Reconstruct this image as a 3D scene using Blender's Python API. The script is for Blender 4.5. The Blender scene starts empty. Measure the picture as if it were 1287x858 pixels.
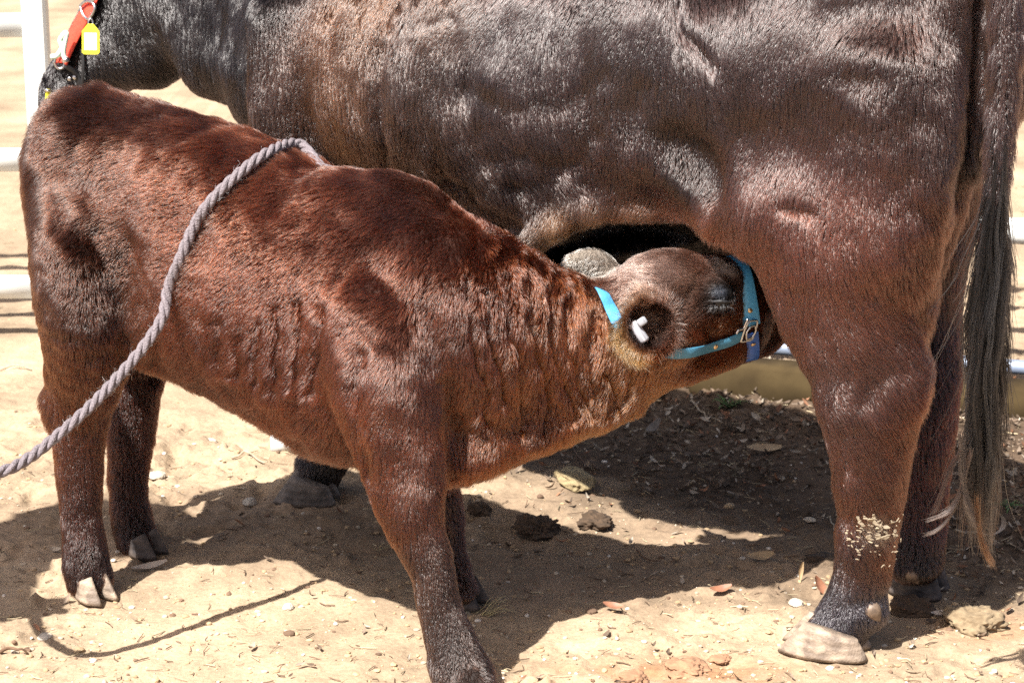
import bpy, math, random
import numpy as np
from mathutils import Vector, Matrix

random.seed(7)
rng = np.random.default_rng(11)
FUR = 1.0            # share of the coat hairs that is grown
sc = bpy.context.scene
COL = sc.collection

# ------------------------------------------------------------------ camera, sky, sun, exposure
CAM_H, PITCH, FPX = 1.6, math.radians(15.0), 2900.0      # eye height, downward tilt, focal length in 1287-px units
cam_d = bpy.data.cameras.new('camera')
cam = bpy.data.objects.new('camera', cam_d); COL.objects.link(cam)
cam.location = (0, 0, CAM_H); cam.rotation_euler = (math.pi/2 - PITCH, 0, 0)
cam_d.sensor_width = 36; cam_d.lens = 36*FPX/1287
cam_d.clip_start = 0.05; cam_d.clip_end = 3000
cam_d.dof.use_dof = True; cam_d.dof.focus_distance = 4.05; cam_d.dof.aperture_fstop = 9.0
sc.camera = cam

SUN_EL, SUN_DIR = math.radians(55), np.array([0.62, 0.785])   # SUN_DIR: where shadows fall on the ground
world = bpy.data.worlds.new("World"); sc.world = world; world.use_nodes = True
wn = world.node_tree.nodes; wl = world.node_tree.links; wn.clear()
wo = wn.new('ShaderNodeOutputWorld'); wb = wn.new('ShaderNodeBackground'); ws = wn.new('ShaderNodeTexSky')
ws.sky_type = 'NISHITA'; ws.sun_disc = False; ws.sun_elevation = SUN_EL
sun_az = math.atan2(-SUN_DIR[0], -SUN_DIR[1])                # compass angle of the sun, clockwise from +Y
ws.sun_rotation = sun_az % (2*math.pi)
ws.air_density = 0.6; ws.dust_density = 4.0; ws.ozone_density = 0.3
wb.inputs['Strength'].default_value = 0.065
wl.new(ws.outputs[0], wb.inputs[0]); wl.new(wb.outputs[0], wo.inputs[0])
sun_d = bpy.data.lights.new('sun', 'SUN'); sun_d.energy = 5.0; sun_d.angle = math.radians(0.5)
sun_d.color = (1.0, 0.965, 0.905)
sun = bpy.data.objects.new('sun', sun_d); COL.objects.link(sun)
sdv = Vector((SUN_DIR[0]*math.cos(SUN_EL), SUN_DIR[1]*math.cos(SUN_EL), -math.sin(SUN_EL)))
sun.rotation_euler = sdv.to_track_quat('-Z', 'Y').to_euler(); sun.location = (-3, -4, 8)
sc.view_settings.view_transform = 'Standard'; sc.view_settings.look = 'None'
sc.view_settings.exposure = 1.32; sc.view_settings.gamma = 1.0
sc.view_settings.use_curve_mapping = False
sc.render.engine = 'CYCLES'
sc.cycles.max_bounces = 6; sc.cycles.diffuse_bounces = 3; sc.cycles.glossy_bounces = 3
sc.cycles.transmission_bounces = 5; sc.cycles.transparent_max_bounces = 8
sc.cycles.use_denoising = False; sc.cycles.use_adaptive_sampling = False
try:
    sc.cycles.denoiser = 'OPENIMAGEDENOISE'; sc.cycles.denoising_input_passes = 'RGB_ALBEDO_NORMAL'; sc.cycles.denoising_prefilter = 'ACCURATE'
except Exception: pass
try:
    sc.cycles_curves.shape = 'RIBBONS'; sc.cycles_curves.subdivisions = 1
except Exception: pass

# ------------------------------------------------------------------ view geometry helpers
_c, _s = math.cos(PITCH), math.sin(PITCH)
def P(u, v, D):
    """world point at ground distance D seen where (u, v) lies"""
    dx = u-643.5; dv = 429-v
    y = _c*FPX + _s*dv
    return np.array([dx/y*D, D, CAM_H + (-_s*FPX + _c*dv)/y*D])
def G(u, v, z=0.0):
    dx = u-643.5; dv = 429-v
    y = _c*FPX + _s*dv; zz = (-_s*FPX + _c*dv)/y
    return P(u, v, (z-CAM_H)/zz)
def mpp(D, z=0.5):                                           # metres per pixel at that place
    return (D*_c + (CAM_H-z)*_s)/FPX
def proj(p):
    p = np.asarray(p); y = p[..., 1]; z = p[..., 2]-CAM_H
    Z = y*_c - z*_s; Y = y*_s + z*_c
    return 643.5 + FPX*p[..., 0]/Z, 429 - FPX*Y/Z, Z

# ------------------------------------------------------------------ object helpers
def tag(o, label=None, cat=None, group=None, kind=None):
    if label: o['label'] = label
    if cat: o['category'] = cat
    if group: o['group'] = group
    if kind: o['kind'] = kind
    return o
def empty(name, loc=(0, 0, 0), parent=None, **k):
    o = bpy.data.objects.new(name, None); COL.objects.link(o); o.location = tuple(map(float, loc))
    o.empty_display_size = 0.1
    tag(o, **k); return o
def link(name, me, parent=None, **k):
    o = bpy.data.objects.new(name, me); COL.objects.link(o)
    if parent is not None:
        o.parent = parent
        o.matrix_parent_inverse = Matrix.Translation(-Vector(parent.location))
    tag(o, **k); return o
def mesh_np(name, V, F, mat=None, smooth=True, col=None, attr='coat'):
    """F: (n,3) or (n,4) int array, or a list of polygons"""
    me = bpy.data.meshes.new(name)
    if isinstance(F, np.ndarray):
        n, k = F.shape
        me.vertices.add(len(V)); me.vertices.foreach_set('co', np.asarray(V, np.float32).ravel())
        me.loops.add(n*k); me.loops.foreach_set('vertex_index', F.astype(np.int32).ravel())
        me.polygons.add(n); me.polygons.foreach_set('loop_start', np.arange(0, n*k, k, dtype=np.int32))
        me.polygons.foreach_set('loop_total', np.full(n, k, np.int32))
        me.update(calc_edges=True)
    else:
        me.from_pydata([tuple(map(float, v)) for v in V], [], F); me.update()
    me.polygons.foreach_set('use_smooth', np.full(len(me.polygons), smooth))
    if col is not None:
        a = me.color_attributes.new(attr, 'FLOAT_COLOR', 'POINT')
        c = np.ones((len(V), 4), np.float32); c[:, :3] = col
        a.data.foreach_set('color', c.ravel())
    if mat is not None: me.materials.append(mat)
    return me

# ------------------------------------------------------------------ noise
def _h(ix, iy, iz, seed):
    n = (ix.astype(np.int64)*73856093) ^ (iy.astype(np.int64)*19349663) ^ (iz.astype(np.int64)*83492791) ^ (seed*2654435761)
    n = (n ^ (n >> 13)) * 1274126177 & 0x7fffffff
    n = (n ^ (n >> 15)) * 668265263 & 0x7fffffff
    return ((n ^ (n >> 11)) & 0xffff)/32767.5 - 1.0
def vnoise(p, scale, seed=0):
    q = np.asarray(p, np.float64)/scale; f = np.floor(q); i = f.astype(np.int64); t = q-f; t = t*t*(3-2*t)
    r = 0
    for dx in (0, 1):
        wx = t[..., 0] if dx else 1-t[..., 0]
        for dy in (0, 1):
            wy = t[..., 1] if dy else 1-t[..., 1]
            for dz in (0, 1):
                wz = t[..., 2] if dz else 1-t[..., 2]
                r = r + wx*wy*wz*_h(i[..., 0]+dx, i[..., 1]+dy, i[..., 2]+dz, seed)
    return r
def fbm(p, scale, oct=3, seed=0):
    r = 0; a = 1.0
    for k in range(oct):
        r = r + a*vnoise(p, scale/2**k, seed+k*7); a *= .5
    return r
def vec_noise(p, scale, seed=0):
    return np.stack([vnoise(p, scale, seed+31*k) for k in range(3)], -1)
def unit(a): return a/np.maximum(np.linalg.norm(a, axis=-1, keepdims=True), 1e-9)

# ------------------------------------------------------------------ implicit modelling
class Field:
    def __init__(s, lo, hi, h):
        s.lo = np.array(lo, float); s.h = h
        s.n = np.ceil((np.array(hi)-s.lo)/h).astype(int)+1
        s.a = np.full(s.n, 0.25, np.float32)
    def box(s, lo, hi):
        i0 = np.clip(np.floor((lo-s.lo)/s.h).astype(int), 0, s.n-1); i1 = np.clip(np.ceil((hi-s.lo)/s.h).astype(int)+1, 1, s.n)
        sl = tuple(slice(a, b) for a, b in zip(i0, i1))
        ax = [(s.lo[k]+np.arange(i0[k], i1[k])*s.h).astype(np.float32) for k in range(3)]
        return sl, ax
    def tube(s, pts, S=(0, 1, 0), k=0.03, sub=3, cap=0.8, op='add'):
        """pts: rows (x,y,z, ru, rs); S: direction in which rs is measured"""
        pts = np.array(pts, float)
        if len(pts) > 2 and sub > 1:                        # Catmull-Rom
            q = np.vstack([2*pts[0]-pts[1], pts, 2*pts[-1]-pts[-2]]); out = []
            for i in range(1, len(q)-2):
                for t in np.arange(sub)/sub:
                    a, b, c, d = q[i-1], q[i], q[i+1], q[i+2]
                    out.append(.5*((2*b)+(-a+c)*t+(2*a-5*b+4*c-d)*t*t+(-a+3*b-3*c+d)*t**3))
            out.append(pts[-1]); pts = np.array(out); pts[:, 3:] = np.maximum(pts[:, 3:], 1e-3)
        pad = k+0.03; R = pts[:, 3:].max()
        lo = (pts[:, :3]-R).min(0)-pad; hi = (pts[:, :3]+R).max(0)+pad
        sl, ax = s.box(lo, hi)
        if min(x.stop-x.start for x in sl) <= 0: return
        tmp = np.full([len(a) for a in ax], .25, np.float32); base = [x.start for x in sl]
        S = np.array(S, float); S /= np.linalg.norm(S)
        for i in range(len(pts)-1):
            A, B = pts[i], pts[i+1]; d = B[:3]-A[:3]; L2 = max(d@d, 1e-12)
            W = d/math.sqrt(L2); Sp = S-(S@W)*W; nn = np.linalg.norm(Sp)
            Sp = Sp/nn if nn > 1e-3 else unit(np.cross(W, [0.3, .1, 1])); U = np.cross(W, Sp)
            r = max(A[3:].max(), B[3:].max())
            ssl, sax = s.box(np.minimum(A[:3], B[:3])-r-pad, np.maximum(A[:3], B[:3])+r+pad)
            if min(x.stop-x.start for x in ssl) <= 0: continue
            X = sax[0][:, None, None]-A[0]; Y = sax[1][None, :, None]-A[1]; Z = sax[2][None, None, :]-A[2]
            w0 = X*W[0]+Y*W[1]+Z*W[2]; t = np.clip(w0/math.sqrt(L2), 0, 1); w = w0-t*math.sqrt(L2)
            uu = X*U[0]+Y*U[1]+Z*U[2]; ss = X*Sp[0]+Y*Sp[1]+Z*Sp[2]
            ru = A[3]+t*(B[3]-A[3]); rs = A[4]+t*(B[4]-A[4]); rw = cap*(ru+rs)/2
            a, b, c = uu/ru, ss/rs, w/rw
            k0 = np.sqrt(a*a+b*b+c*c)+1e-6; k1 = np.sqrt((a/ru)**2+(b/rs)**2+(c/rw)**2)+1e-6
            dd = (k0*(k0-1)/k1).astype(np.float32)
            tsl = tuple(slice(x.start-b_, x.stop-b_) for x, b_ in zip(ssl, base))
            tmp[tsl] = np.minimum(tmp[tsl], dd)
        s._comb(sl, tmp, k, op)
    def _comb(s, sl, d, k, op):
        a = s.a[sl]
        if op == 'add':
            h = np.clip(.5+.5*(a-d)/k, 0, 1); s.a[sl] = a*(1-h)+d*h-k*h*(1-h)
        else:
            h = np.clip(.5-.5*(a+d)/k, 0, 1); s.a[sl] = a*(1-h)-d*h+k*h*(1-h)
    def blob(s, c, r, k=0.03, axes=None, op='add'):
        """ellipsoid; axes: rows are the three axis directions"""
        c = np.array(c, float); r = np.array(r if np.ndim(r) else [r]*3, float); Rm = r.max()+k+.03
        sl, ax = s.box(c-Rm, c+Rm)
        if min(x.stop-x.start for x in sl) <= 0: return
        Q = [ax[0][:, None, None]-c[0], ax[1][None, :, None]-c[1], ax[2][None, None, :]-c[2]]
        A = np.eye(3) if axes is None else np.array(axes, float)
        k0 = 0; k1 = 0
        for i in range(3):
            w = unit(A[i]); x = Q[0]*w[0]+Q[1]*w[1]+Q[2]*w[2]
            k0 = k0+(x/r[i])**2; k1 = k1+(x/r[i]**2)**2
        k0 = np.sqrt(k0)+1e-6; k1 = np.sqrt(k1)+1e-6
        s._comb(sl, (k0*(k0-1)/k1).astype(np.float32), k, op)
    def surface(s):
        """surface nets: vertices, quads, outward normals"""
        a = s.a; ins = a < 0; nx, ny, nz = a.shape
        cnt = np.zeros((nx-1, ny-1, nz-1), np.uint8)
        for dx in (0, 1):
            for dy in (0, 1):
                for dz in (0, 1): cnt += ins[dx:nx-1+dx, dy:ny-1+dy, dz:nz-1+dz]
        act = (cnt > 0) & (cnt < 8); idx = np.argwhere(act)
        vid = np.full(act.shape, -1, np.int32); vid[act] = np.arange(len(idx))
        acc = np.zeros((len(idx), 3)); num = np.zeros(len(idx))
        cor = [(0, 0, 0), (1, 0, 0), (0, 1, 0), (1, 1, 0), (0, 0, 1), (1, 0, 1), (0, 1, 1), (1, 1, 1)]
        val = [a[idx[:, 0]+c[0], idx[:, 1]+c[1], idx[:, 2]+c[2]].astype(float) for c in cor]
        for i in range(8):
            for j in range(i+1, 8):
                if sum(abs(p-q) for p, q in zip(cor[i], cor[j])) != 1: continue
                x, y = val[i], val[j]; m = (x < 0) != (y < 0); t = np.where(m, x/np.where(m, x-y, 1), 0)
                pt = np.array(cor[i])+t[:, None]*(np.array(cor[j])-np.array(cor[i]))
                acc[m] += pt[m]; num[m] += 1
        V = s.lo+(idx+acc/num[:, None])*s.h
        quads = []
        for axn in range(3):
            sh = [slice(None)]*3; s1 = list(sh); s0 = list(sh); s0[axn] = slice(0, -1); s1[axn] = slice(1, None)
            A0 = ins[tuple(s0)]; A1 = ins[tuple(s1)]; E = np.argwhere(A0 != A1)
            o1, o2 = (axn+1) % 3, (axn+2) % 3
            E = E[(E[:, o1] > 0) & (E[:, o2] > 0) & (E[:, o1] < act.shape[o1]) & (E[:, o2] < act.shape[o2])]
            fl = A0[tuple(E.T)]
            def g(d1, d2):
                q = E.copy(); q[:, o1] -= d1; q[:, o2] -= d2; return vid[tuple(q.T)]
            q = np.stack([g(1, 1), g(0, 1), g(0, 0), g(1, 0)], 1)
            q[~fl] = q[~fl][:, ::-1]
            quads.append(q)
        Q = np.vstack(quads); Q = Q[(Q >= 0).all(1)]
        return V, Q
def vnormals(V, Q):
    n = np.cross(V[Q[:, 2]]-V[Q[:, 0]], V[Q[:, 3]]-V[Q[:, 1]]); N = np.zeros_like(V)
    for k in range(4):
        for c in range(3): N[:, c] += np.bincount(Q[:, k], n[:, c], len(V))
    return unit(N)
def relax(V, Q, it=2, f=.5):
    E = np.vstack([Q[:, [0, 1]], Q[:, [1, 2]], Q[:, [2, 3]], Q[:, [3, 0]]]); E = np.vstack([E, E[:, ::-1]])
    cnt = np.bincount(E[:, 0], minlength=len(V))[:, None]
    for _ in range(it):
        s_ = np.stack([np.bincount(E[:, 0], V[E[:, 1], c], len(V)) for c in range(3)], 1)/np.maximum(cnt, 1)
        V = V+(s_-V)*f
    return V
def seg_dist2(u, v, line):
    """pixel distance to a polyline and parameter along it"""
    best = np.full(u.shape, 1e9); 
    for (a, b), (c, d) in zip(line[:-1], line[1:]):
        ex, ey = c-a, d-b; t = np.clip(((u-a)*ex+(v-b)*ey)/(ex*ex+ey*ey), 0, 1)
        best = np.minimum(best, np.hypot(u-a-t*ex, v-b-t*ey))
    return best
def carve(V, N, lines, Dmax=9):
    """folds in the hide: (polyline in view units, depth m, width units)"""
    u, v, Z = proj(V); toc = unit(np.array([0, 0, CAM_H])-V); facing = np.clip((N*toc).sum(1)*3, 0, 1)
    off = np.zeros(len(V))
    u = u+fbm(V, .05, 2, 61)*5; v = v+fbm(V, .05, 2, 67)*5
    for line, depth, w in lines:
        d = seg_dist2(u, v, line); off += depth*np.exp(-(d/w)**2)
    m = facing*(Z < Dmax)
    return V-N*(off*m)[:, None]
# ------------------------------------------------------------------ materials
def mat(name):
    m = bpy.data.materials.new(name); m.use_nodes = True; nt = m.node_tree; nt.nodes.clear()
    out = nt.nodes.new('ShaderNodeOutputMaterial'); return m, nt, out
def principled(name, color, rough=.6, metal=0, noise=None, bump=0, nscale=40, spec=.5, **kw):
    m, nt, out = mat(name); b = nt.nodes.new('ShaderNodeBsdfPrincipled'); nt.links.new(b.outputs[0], out.inputs[0])
    b.inputs['Roughness'].default_value = rough; b.inputs['Metallic'].default_value = metal
    b.inputs['Specular IOR Level'].default_value = spec
    b.inputs['Base Color'].default_value = (*color, 1)
    tc = nt.nodes.new('ShaderNodeTexCoord'); nz = nt.nodes.new('ShaderNodeTexNoise'); nz.inputs['Scale'].default_value = nscale
    nz.inputs['Detail'].default_value = 6
    nt.links.new(tc.outputs['Object'], nz.inputs['Vector'])
    if noise is not None:
        r = nt.nodes.new('ShaderNodeValToRGB'); nt.links.new(nz.outputs[0], r.inputs[0])
        r.color_ramp.elements[0].position = .35; r.color_ramp.elements[1].position = .65
        r.color_ramp.elements[0].color = (*noise, 1); r.color_ramp.elements[1].color = (*color, 1)
        nt.links.new(r.outputs[0], b.inputs['Base Color'])
    if bump:
        bp = nt.nodes.new('ShaderNodeBump'); bp.inputs['Strength'].default_value = bump; bp.inputs['Distance'].default_value = .004
        nt.links.new(nz.outputs[0], bp.inputs['Height']); nt.links.new(bp.outputs[0], b.inputs['Normal'])
    return m
def coat_mesh_mat(name, rough=.75, k=.8):
    m, nt, out = mat(name); b = nt.nodes.new('ShaderNodeBsdfPrincipled'); nt.links.new(b.outputs[0], out.inputs[0])
    a = nt.nodes.new('ShaderNodeAttribute'); a.attribute_name = 'coat'
    mx = nt.nodes.new('ShaderNodeVectorMath'); mx.operation = 'SCALE'; mx.inputs['Scale'].default_value = k
    nt.links.new(a.outputs['Color'], mx.inputs[0]); nt.links.new(mx.outputs[0], b.inputs['Base Color'])
    b.inputs['Roughness'].default_value = rough; b.inputs['Specular IOR Level'].default_value = .3
    return m
def hair_mat(name, rough=.32, radial=.5, coatw=0.0, tip=1.5, ior=1.6):
    m, nt, out = mat(name)
    h = nt.nodes.new('ShaderNodeBsdfHairPrincipled'); h.model = 'CHIANG'; h.parametrization = 'COLOR'
    a = nt.nodes.new('ShaderNodeAttribute'); a.attribute_name = 'coat'
    hi = nt.nodes.new('ShaderNodeHairInfo')
    mr = nt.nodes.new('ShaderNodeMapRange'); mr.inputs['From Min'].default_value = .2; mr.inputs['From Max'].default_value = 1
    mr.inputs['To Min'].default_value = 1.0; mr.inputs['To Max'].default_value = tip
    nt.links.new(hi.outputs['Intercept'], mr.inputs['Value'])
    mx = nt.nodes.new('ShaderNodeVectorMath'); mx.operation = 'SCALE'
    nt.links.new(a.outputs['Color'], mx.inputs[0]); nt.links.new(mr.outputs[0], mx.inputs['Scale'])
    nt.links.new(mx.outputs[0], h.inputs['Color'])
    h.inputs['Roughness'].default_value = rough; h.inputs['Radial Roughness'].default_value = radial
    h.inputs['Random Roughness'].default_value = .3; h.inputs['IOR'].default_value = ior
    try: h.inputs['Coat'].default_value = coatw
    except Exception: pass
    nt.links.new(h.outputs[0], out.inputs[0])
    return m

def horn(name, c1, c2, ringd=.5):
    m, nt, out = mat(name); b = nt.nodes.new('ShaderNodeBsdfPrincipled'); nt.links.new(b.outputs[0], out.inputs[0])
    b.inputs['Roughness'].default_value = .6; b.inputs['Specular IOR Level'].default_value = .35
    tc = nt.nodes.new('ShaderNodeTexCoord'); w = nt.nodes.new('ShaderNodeTexWave'); w.bands_direction = 'Z'; w.inputs['Scale'].default_value = 22
    w.inputs['Distortion'].default_value = 3.5; w.inputs['Detail'].default_value = 3; w.inputs['Detail Scale'].default_value = 1.5
    n = nt.nodes.new('ShaderNodeTexNoise'); n.inputs['Scale'].default_value = 38; n.inputs['Detail'].default_value = 6
    n2 = nt.nodes.new('ShaderNodeTexNoise'); n2.inputs['Scale'].default_value = 260; n2.inputs['Detail'].default_value = 3
    for q in (w, n, n2): nt.links.new(tc.outputs['Object'], q.inputs['Vector'])
    r = nt.nodes.new('ShaderNodeValToRGB'); nt.links.new(n.outputs[0], r.inputs[0]); r.color_ramp.elements[0].position = .38; r.color_ramp.elements[1].position = .62
    r.color_ramp.elements[0].color = (*c2, 1); r.color_ramp.elements[1].color = (*c1, 1)
    mr = nt.nodes.new('ShaderNodeMapRange'); mr.inputs['To Min'].default_value = .93; mr.inputs['To Max'].default_value = 1.05; nt.links.new(w.outputs['Fac'], mr.inputs['Value'])
    sc_ = nt.nodes.new('ShaderNodeVectorMath'); sc_.operation = 'SCALE'; nt.links.new(r.outputs[0], sc_.inputs[0]); nt.links.new(mr.outputs[0], sc_.inputs['Scale']); nt.links.new(sc_.outputs[0], b.inputs['Base Color'])
    a = nt.nodes.new('ShaderNodeMath'); a.operation = 'MULTIPLY_ADD'; a.inputs[1].default_value = ringd; nt.links.new(w.outputs['Fac'], a.inputs[0]); nt.links.new(n2.outputs[0], a.inputs[2])
    bp = nt.nodes.new('ShaderNodeBump'); bp.inputs['Strength'].default_value = .6; bp.inputs['Distance'].default_value = .0025
    nt.links.new(a.outputs[0], bp.inputs['Height']); nt.links.new(bp.outputs[0], b.inputs['Normal'])
    return m

# ------------------------------------------------------------------ coats of hair
def splat(p, base, ctrl, rad=.12, w0=.15):
    """blend of control values by closeness in space; ctrl: (point, value, radius or None)"""
    base = np.array(base, float); acc = np.tile(base*w0, (len(p), 1)) if base.ndim else np.full((len(p), 1), base*w0)
    ws = np.full((len(p), 1), w0)
    for c in ctrl:
        r = c[2] if len(c) > 2 and c[2] else rad
        w = np.exp(-((p-np.asarray(c[0]))**2).sum(1)/(2*r*r))[:, None]
        acc = acc+w*np.array(c[1], float); ws = ws+w
    return acc/ws
def grow(name, V, Q, N, count, dens, length, direc, color, material, parent, lift=.35, r0=.00045, seed=3,
         clump=.45, cell=.012, curl=.25, kind=None, lenvar=.45, droop=0.0, sweep=None):
    """hairs rooted all over a surface as one curves object"""
    r = np.random.default_rng(seed)
    T = np.vstack([Q[:, [0, 1, 2]], Q[:, [0, 2, 3]]])
    cen = V[T].mean(1); cn = N[T].mean(1)
    ar = np.linalg.norm(np.cross(V[T[:, 1]]-V[T[:, 0]], V[T[:, 2]]-V[T[:, 0]]), axis=1)/2
    w = ar*dens(cen, unit(cn)); w = np.maximum(w, 0); w /= w.sum()
    n = int(count*FUR)
    if n < 10: return None
    ti = r.choice(len(T), n, p=w); a, b = r.random(n), r.random(n); f = a+b > 1; a[f] = 1-a[f]; b[f] = 1-b[f]
    t3 = T[ti]; W3 = np.stack([1-a-b, a, b], 1)[:, :, None]
    p = (V[t3]*W3).sum(1); nn = unit((N[t3]*W3).sum(1))
    L = length(p, nn).ravel()*(1+lenvar*(r.random(n)*2-1)); D = direc(p, nn)
    jit = vec_noise(p, .05, 5)*curl*1.3+vec_noise(p, .016, 9)*curl+r.normal(0, .08, (n, 3))
    D = unit(D)+jit; D = unit(D-(D*nn).sum(1, keepdims=True)*nn)
    lf = (lift(p).ravel() if callable(lift) else lift)*(1+.45*vnoise(p, .03, 77)+.35*vnoise(p, .10, 78)+r.normal(0, .22, n)); lf = np.clip(lf, .06, 1.8)[:, None]
    d0 = unit(nn*lf*1.5+D); d1 = unit(nn*lf*.8+D); d2 = unit(nn*lf*.35+D+np.array([0, 0, -droop]))
    seg = (L/3)[:, None]
    p0 = p-nn*.0010; p1 = p0+d0*seg+nn*.0018; p2 = p1+d1*seg+nn*.0008; p3 = p2+d2*seg+nn*.0004
    # neighbours lean together into small locks
    jc = p+vec_noise(p, cell*2, 41)*cell*.5
    ci = np.floor(jc/cell).astype(np.int64)
    key = (ci[:, 0]*73856093) ^ (ci[:, 1]*19349663) ^ (ci[:, 2]*83492791)
    _, inv = np.unique(key, return_inverse=True); inv = inv.ravel(); m = inv.max()+1; cc = np.bincount(inv, minlength=m)[:, None]
    for arr, k in ((p1, .12), (p2, .55), (p3, 1.0)):
        mean = np.stack([np.bincount(inv, arr[:, c], m) for c in range(3)], 1)/np.maximum(cc, 1)
        kk = clump*k*(.55+.45*r.random(n))[:, None]
        arr += (mean[inv]-arr)*kk
    pts = np.stack([p0, p1, p2, p3], 1).astype(np.float32)
    rad = (r0*(.75+.5*r.random(n)))[:, None]*np.array([1, .95, .7, .12])
    C = color(p, nn); C = np.clip(C*(1+r.normal(0, .22, n))[:, None], .002, .9)
    return curves_obj(name, pts, rad, C, material, parent, kind)
def curves_obj(name, pts, rad, C, material, parent=None, kind=None, **k):
    n, m = pts.shape[:2]
    hc = bpy.data.hair_curves.new(name); hc.add_curves([m]*n)
    hc.attributes['position'].data.foreach_set('vector', np.asarray(pts, np.float32).ravel())
    ra = hc.attributes.get('radius') or hc.attributes.new('radius', 'FLOAT', 'POINT')
    ra.data.foreach_set('value', np.asarray(rad, np.float32).ravel())
    ca = hc.attributes.new('coat', 'FLOAT_COLOR', 'CURVE')
    c4 = np.ones((n, 4), np.float32); c4[:, :3] = C; ca.data.foreach_set('color', c4.ravel())
    hc.materials.append(material)
    return link(name, hc, parent, kind=kind, **k)
# ------------------------------------------------------------------ the calf's body
def tp(rows, S=(0, 1, 0)):
    """rows (u, v, halfwidth in view units, D, depth radius m) -> tube rows"""
    out = []
    for u, v, hw, D, rs in rows:
        c = P(u, v, D); out.append([*c, hw*mpp(D, c[2]), rs])
    return out
CAX = unit(np.array([.88, -.475, 0]))           # the calf's heading
CS = unit(np.array([.475, .88, 0]))             # its far side
def build_calf_surface():
    f = Field((-1.10, 3.35, -.02), (.72, 4.65, 1.08), .0062)
    # trunk (vertical radius, lateral radius)
    f.tube(tp([(96, 230, 86, 4.29, .10), (138, 248, 126, 4.27, .15), (210, 296, 156, 4.21, .18), (290, 331, 164, 4.12, .19),
               (370, 372, 162, 4.03, .195), (440, 408, 166, 3.96, .185), (510, 425, 172, 3.91, .165), (570, 435, 150, 3.92, .14)]), S=CS, k=.02, cap=.75)
    # neck
    f.tube(tp([(545, 425, 150, 3.90, .12), (610, 432, 132, 3.92, .11), (680, 438, 106, 3.96, .095), (745, 436, 84, 4.0, .085), (800, 430, 72, 4.03, .08)]), S=(.35, .94, 0), k=.05)
    # brisket
    f.tube(tp([(520, 545, 52, 3.87, .10), (575, 562, 40, 3.88, .085), (640, 550, 30, 3.91, .06), (700, 530, 28, 3.95, .05), (780, 500, 22, 4.0, .05)]), S=CS, k=.05)
    # withers and hips
    f.blob(P(470, 268, 3.95), (.12, .07, .07), k=.06)
    f.blob(P(105, 168, 4.28), (.075, .12, .075), k=.05)
    f.blob(P(74, 225, 4.24), (.045, .10, .07), k=.05)
    # near hind leg
    f.tube(tp([(120, 270, 80, 4.17, .10), (118, 330, 78, 4.12, .105), (114, 390, 66, 4.10, .095), (108, 440, 52, 4.11, .07), (103, 485, 41, 4.14, .052), (98, 525, 34, 4.15, .040),
               (98, 565, 29, 4.145, .034), (100, 610, 25, 4.14, .031), (103, 655, 24, 4.135, .030), (108, 700, 27, 4.125, .034), (113, 728, 28, 4.12, .036)]), k=.03)
    f.blob(P(72, 508, 4.16), (.022, .022, .035), k=.03)      # hock point
    f.blob(P(196, 395, 4.10), (.055, .05, .075), k=.05)      # stifle
    # far hind leg
    f.tube(tp([(150, 330, 70, 4.36, .07), (165, 420, 50, 4.40, .065), (172, 470, 34, 4.40, .05), (165, 520, 27, 4.39, .04), (163, 565, 25, 4.385, .034),
               (161, 610, 22, 4.38, .031), (164, 645, 22, 4.375, .031), (173, 680, 23, 4.365, .034)]), k=.03)
    # near fore leg
    f.tube(tp([(470, 400, 62, 3.80, .07), (480, 470, 62, 3.76, .075), (496, 540, 56, 3.74, .065), (508, 590, 50, 3.72, .052), (515, 635, 43, 3.70, .046), (525, 672, 34, 3.69, .040),
               (543, 715, 27, 3.67, .031), (552, 760, 26, 3.66, .029), (566, 805, 31, 3.65, .034), (582, 850, 38, 3.63, .038), (594, 872, 34, 3.60, .036)]), k=.04)
    # far fore leg
    f.tube(tp([(530, 540, 45, 4.02, .055), (540, 610, 32, 4.05, .045), (552, 650, 27, 4.06, .04), (562, 690, 21, 4.06, .03), (570, 720, 19, 4.055, .029), (577, 740, 19, 4.05, .031)]), k=.03)
    # head: skull, forehead, face, jaw, cheeks
    f.blob(P(822, 382, 4.015), (.092, .09, .080), k=.04)
    f.blob(P(845, 352, 4.015), (.065, .07, .045), k=.04)
    f.tube(tp([(840, 382, 56, 4.025, .075), (890, 380, 58, 4.045, .07), (928, 381, 55, 4.075, .06), (958, 390, 43, 4.115, .052), (985, 396, 28, 4.175, .045)]), k=.03)
    f.tube(tp([(800, 445, 40, 3.995, .055), (860, 447, 34, 4.025, .05), (912, 432, 30, 4.065, .042), (950, 420, 24, 4.115, .04)]), k=.035)
    f.blob(P(1000, 398, 4.205), (.04, .04, .032), k=.03)
    f.blob(P(908, 348, 4.005), (.035, .03, .022), k=.03)      # brow
    f.blob(P(903, 372, 3.970), (.026, .018, .022), k=.012)   # eye swelling
    f.blob(P(905, 384, 3.950), (.020, .010, .006), k=.008, op='sub')
    f.blob(P(850, 425, 3.955), (.05, .025, .035), k=.03)       # cheek
    # tail, hanging down the rump
    f.tube(tp([(64, 165, 16, 4.30, .024), (52, 200, 11, 4.33, .018), (48, 280, 9, 4.36, .014), (54, 360, 8, 4.38, .012), (64, 430, 7, 4.38, .012)]), k=.015)
    # ears (near one a cupped cone towards the camera, far one behind the poll)
    ear_c = P(814, 413, 3.90)
    f.tube([[*(P(838, 402, 4.03)), .026, .026], [*(P(828, 406, 3.975)), .036, .035], [*(P(818, 411, 3.93)), .047, .044], [*ear_c, .053, .047]], k=.012, cap=.3, S=(1, 0, 0))
    f.blob(P(818, 410, 3.885), (.041, .062, .040), k=.008, op='sub')
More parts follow.
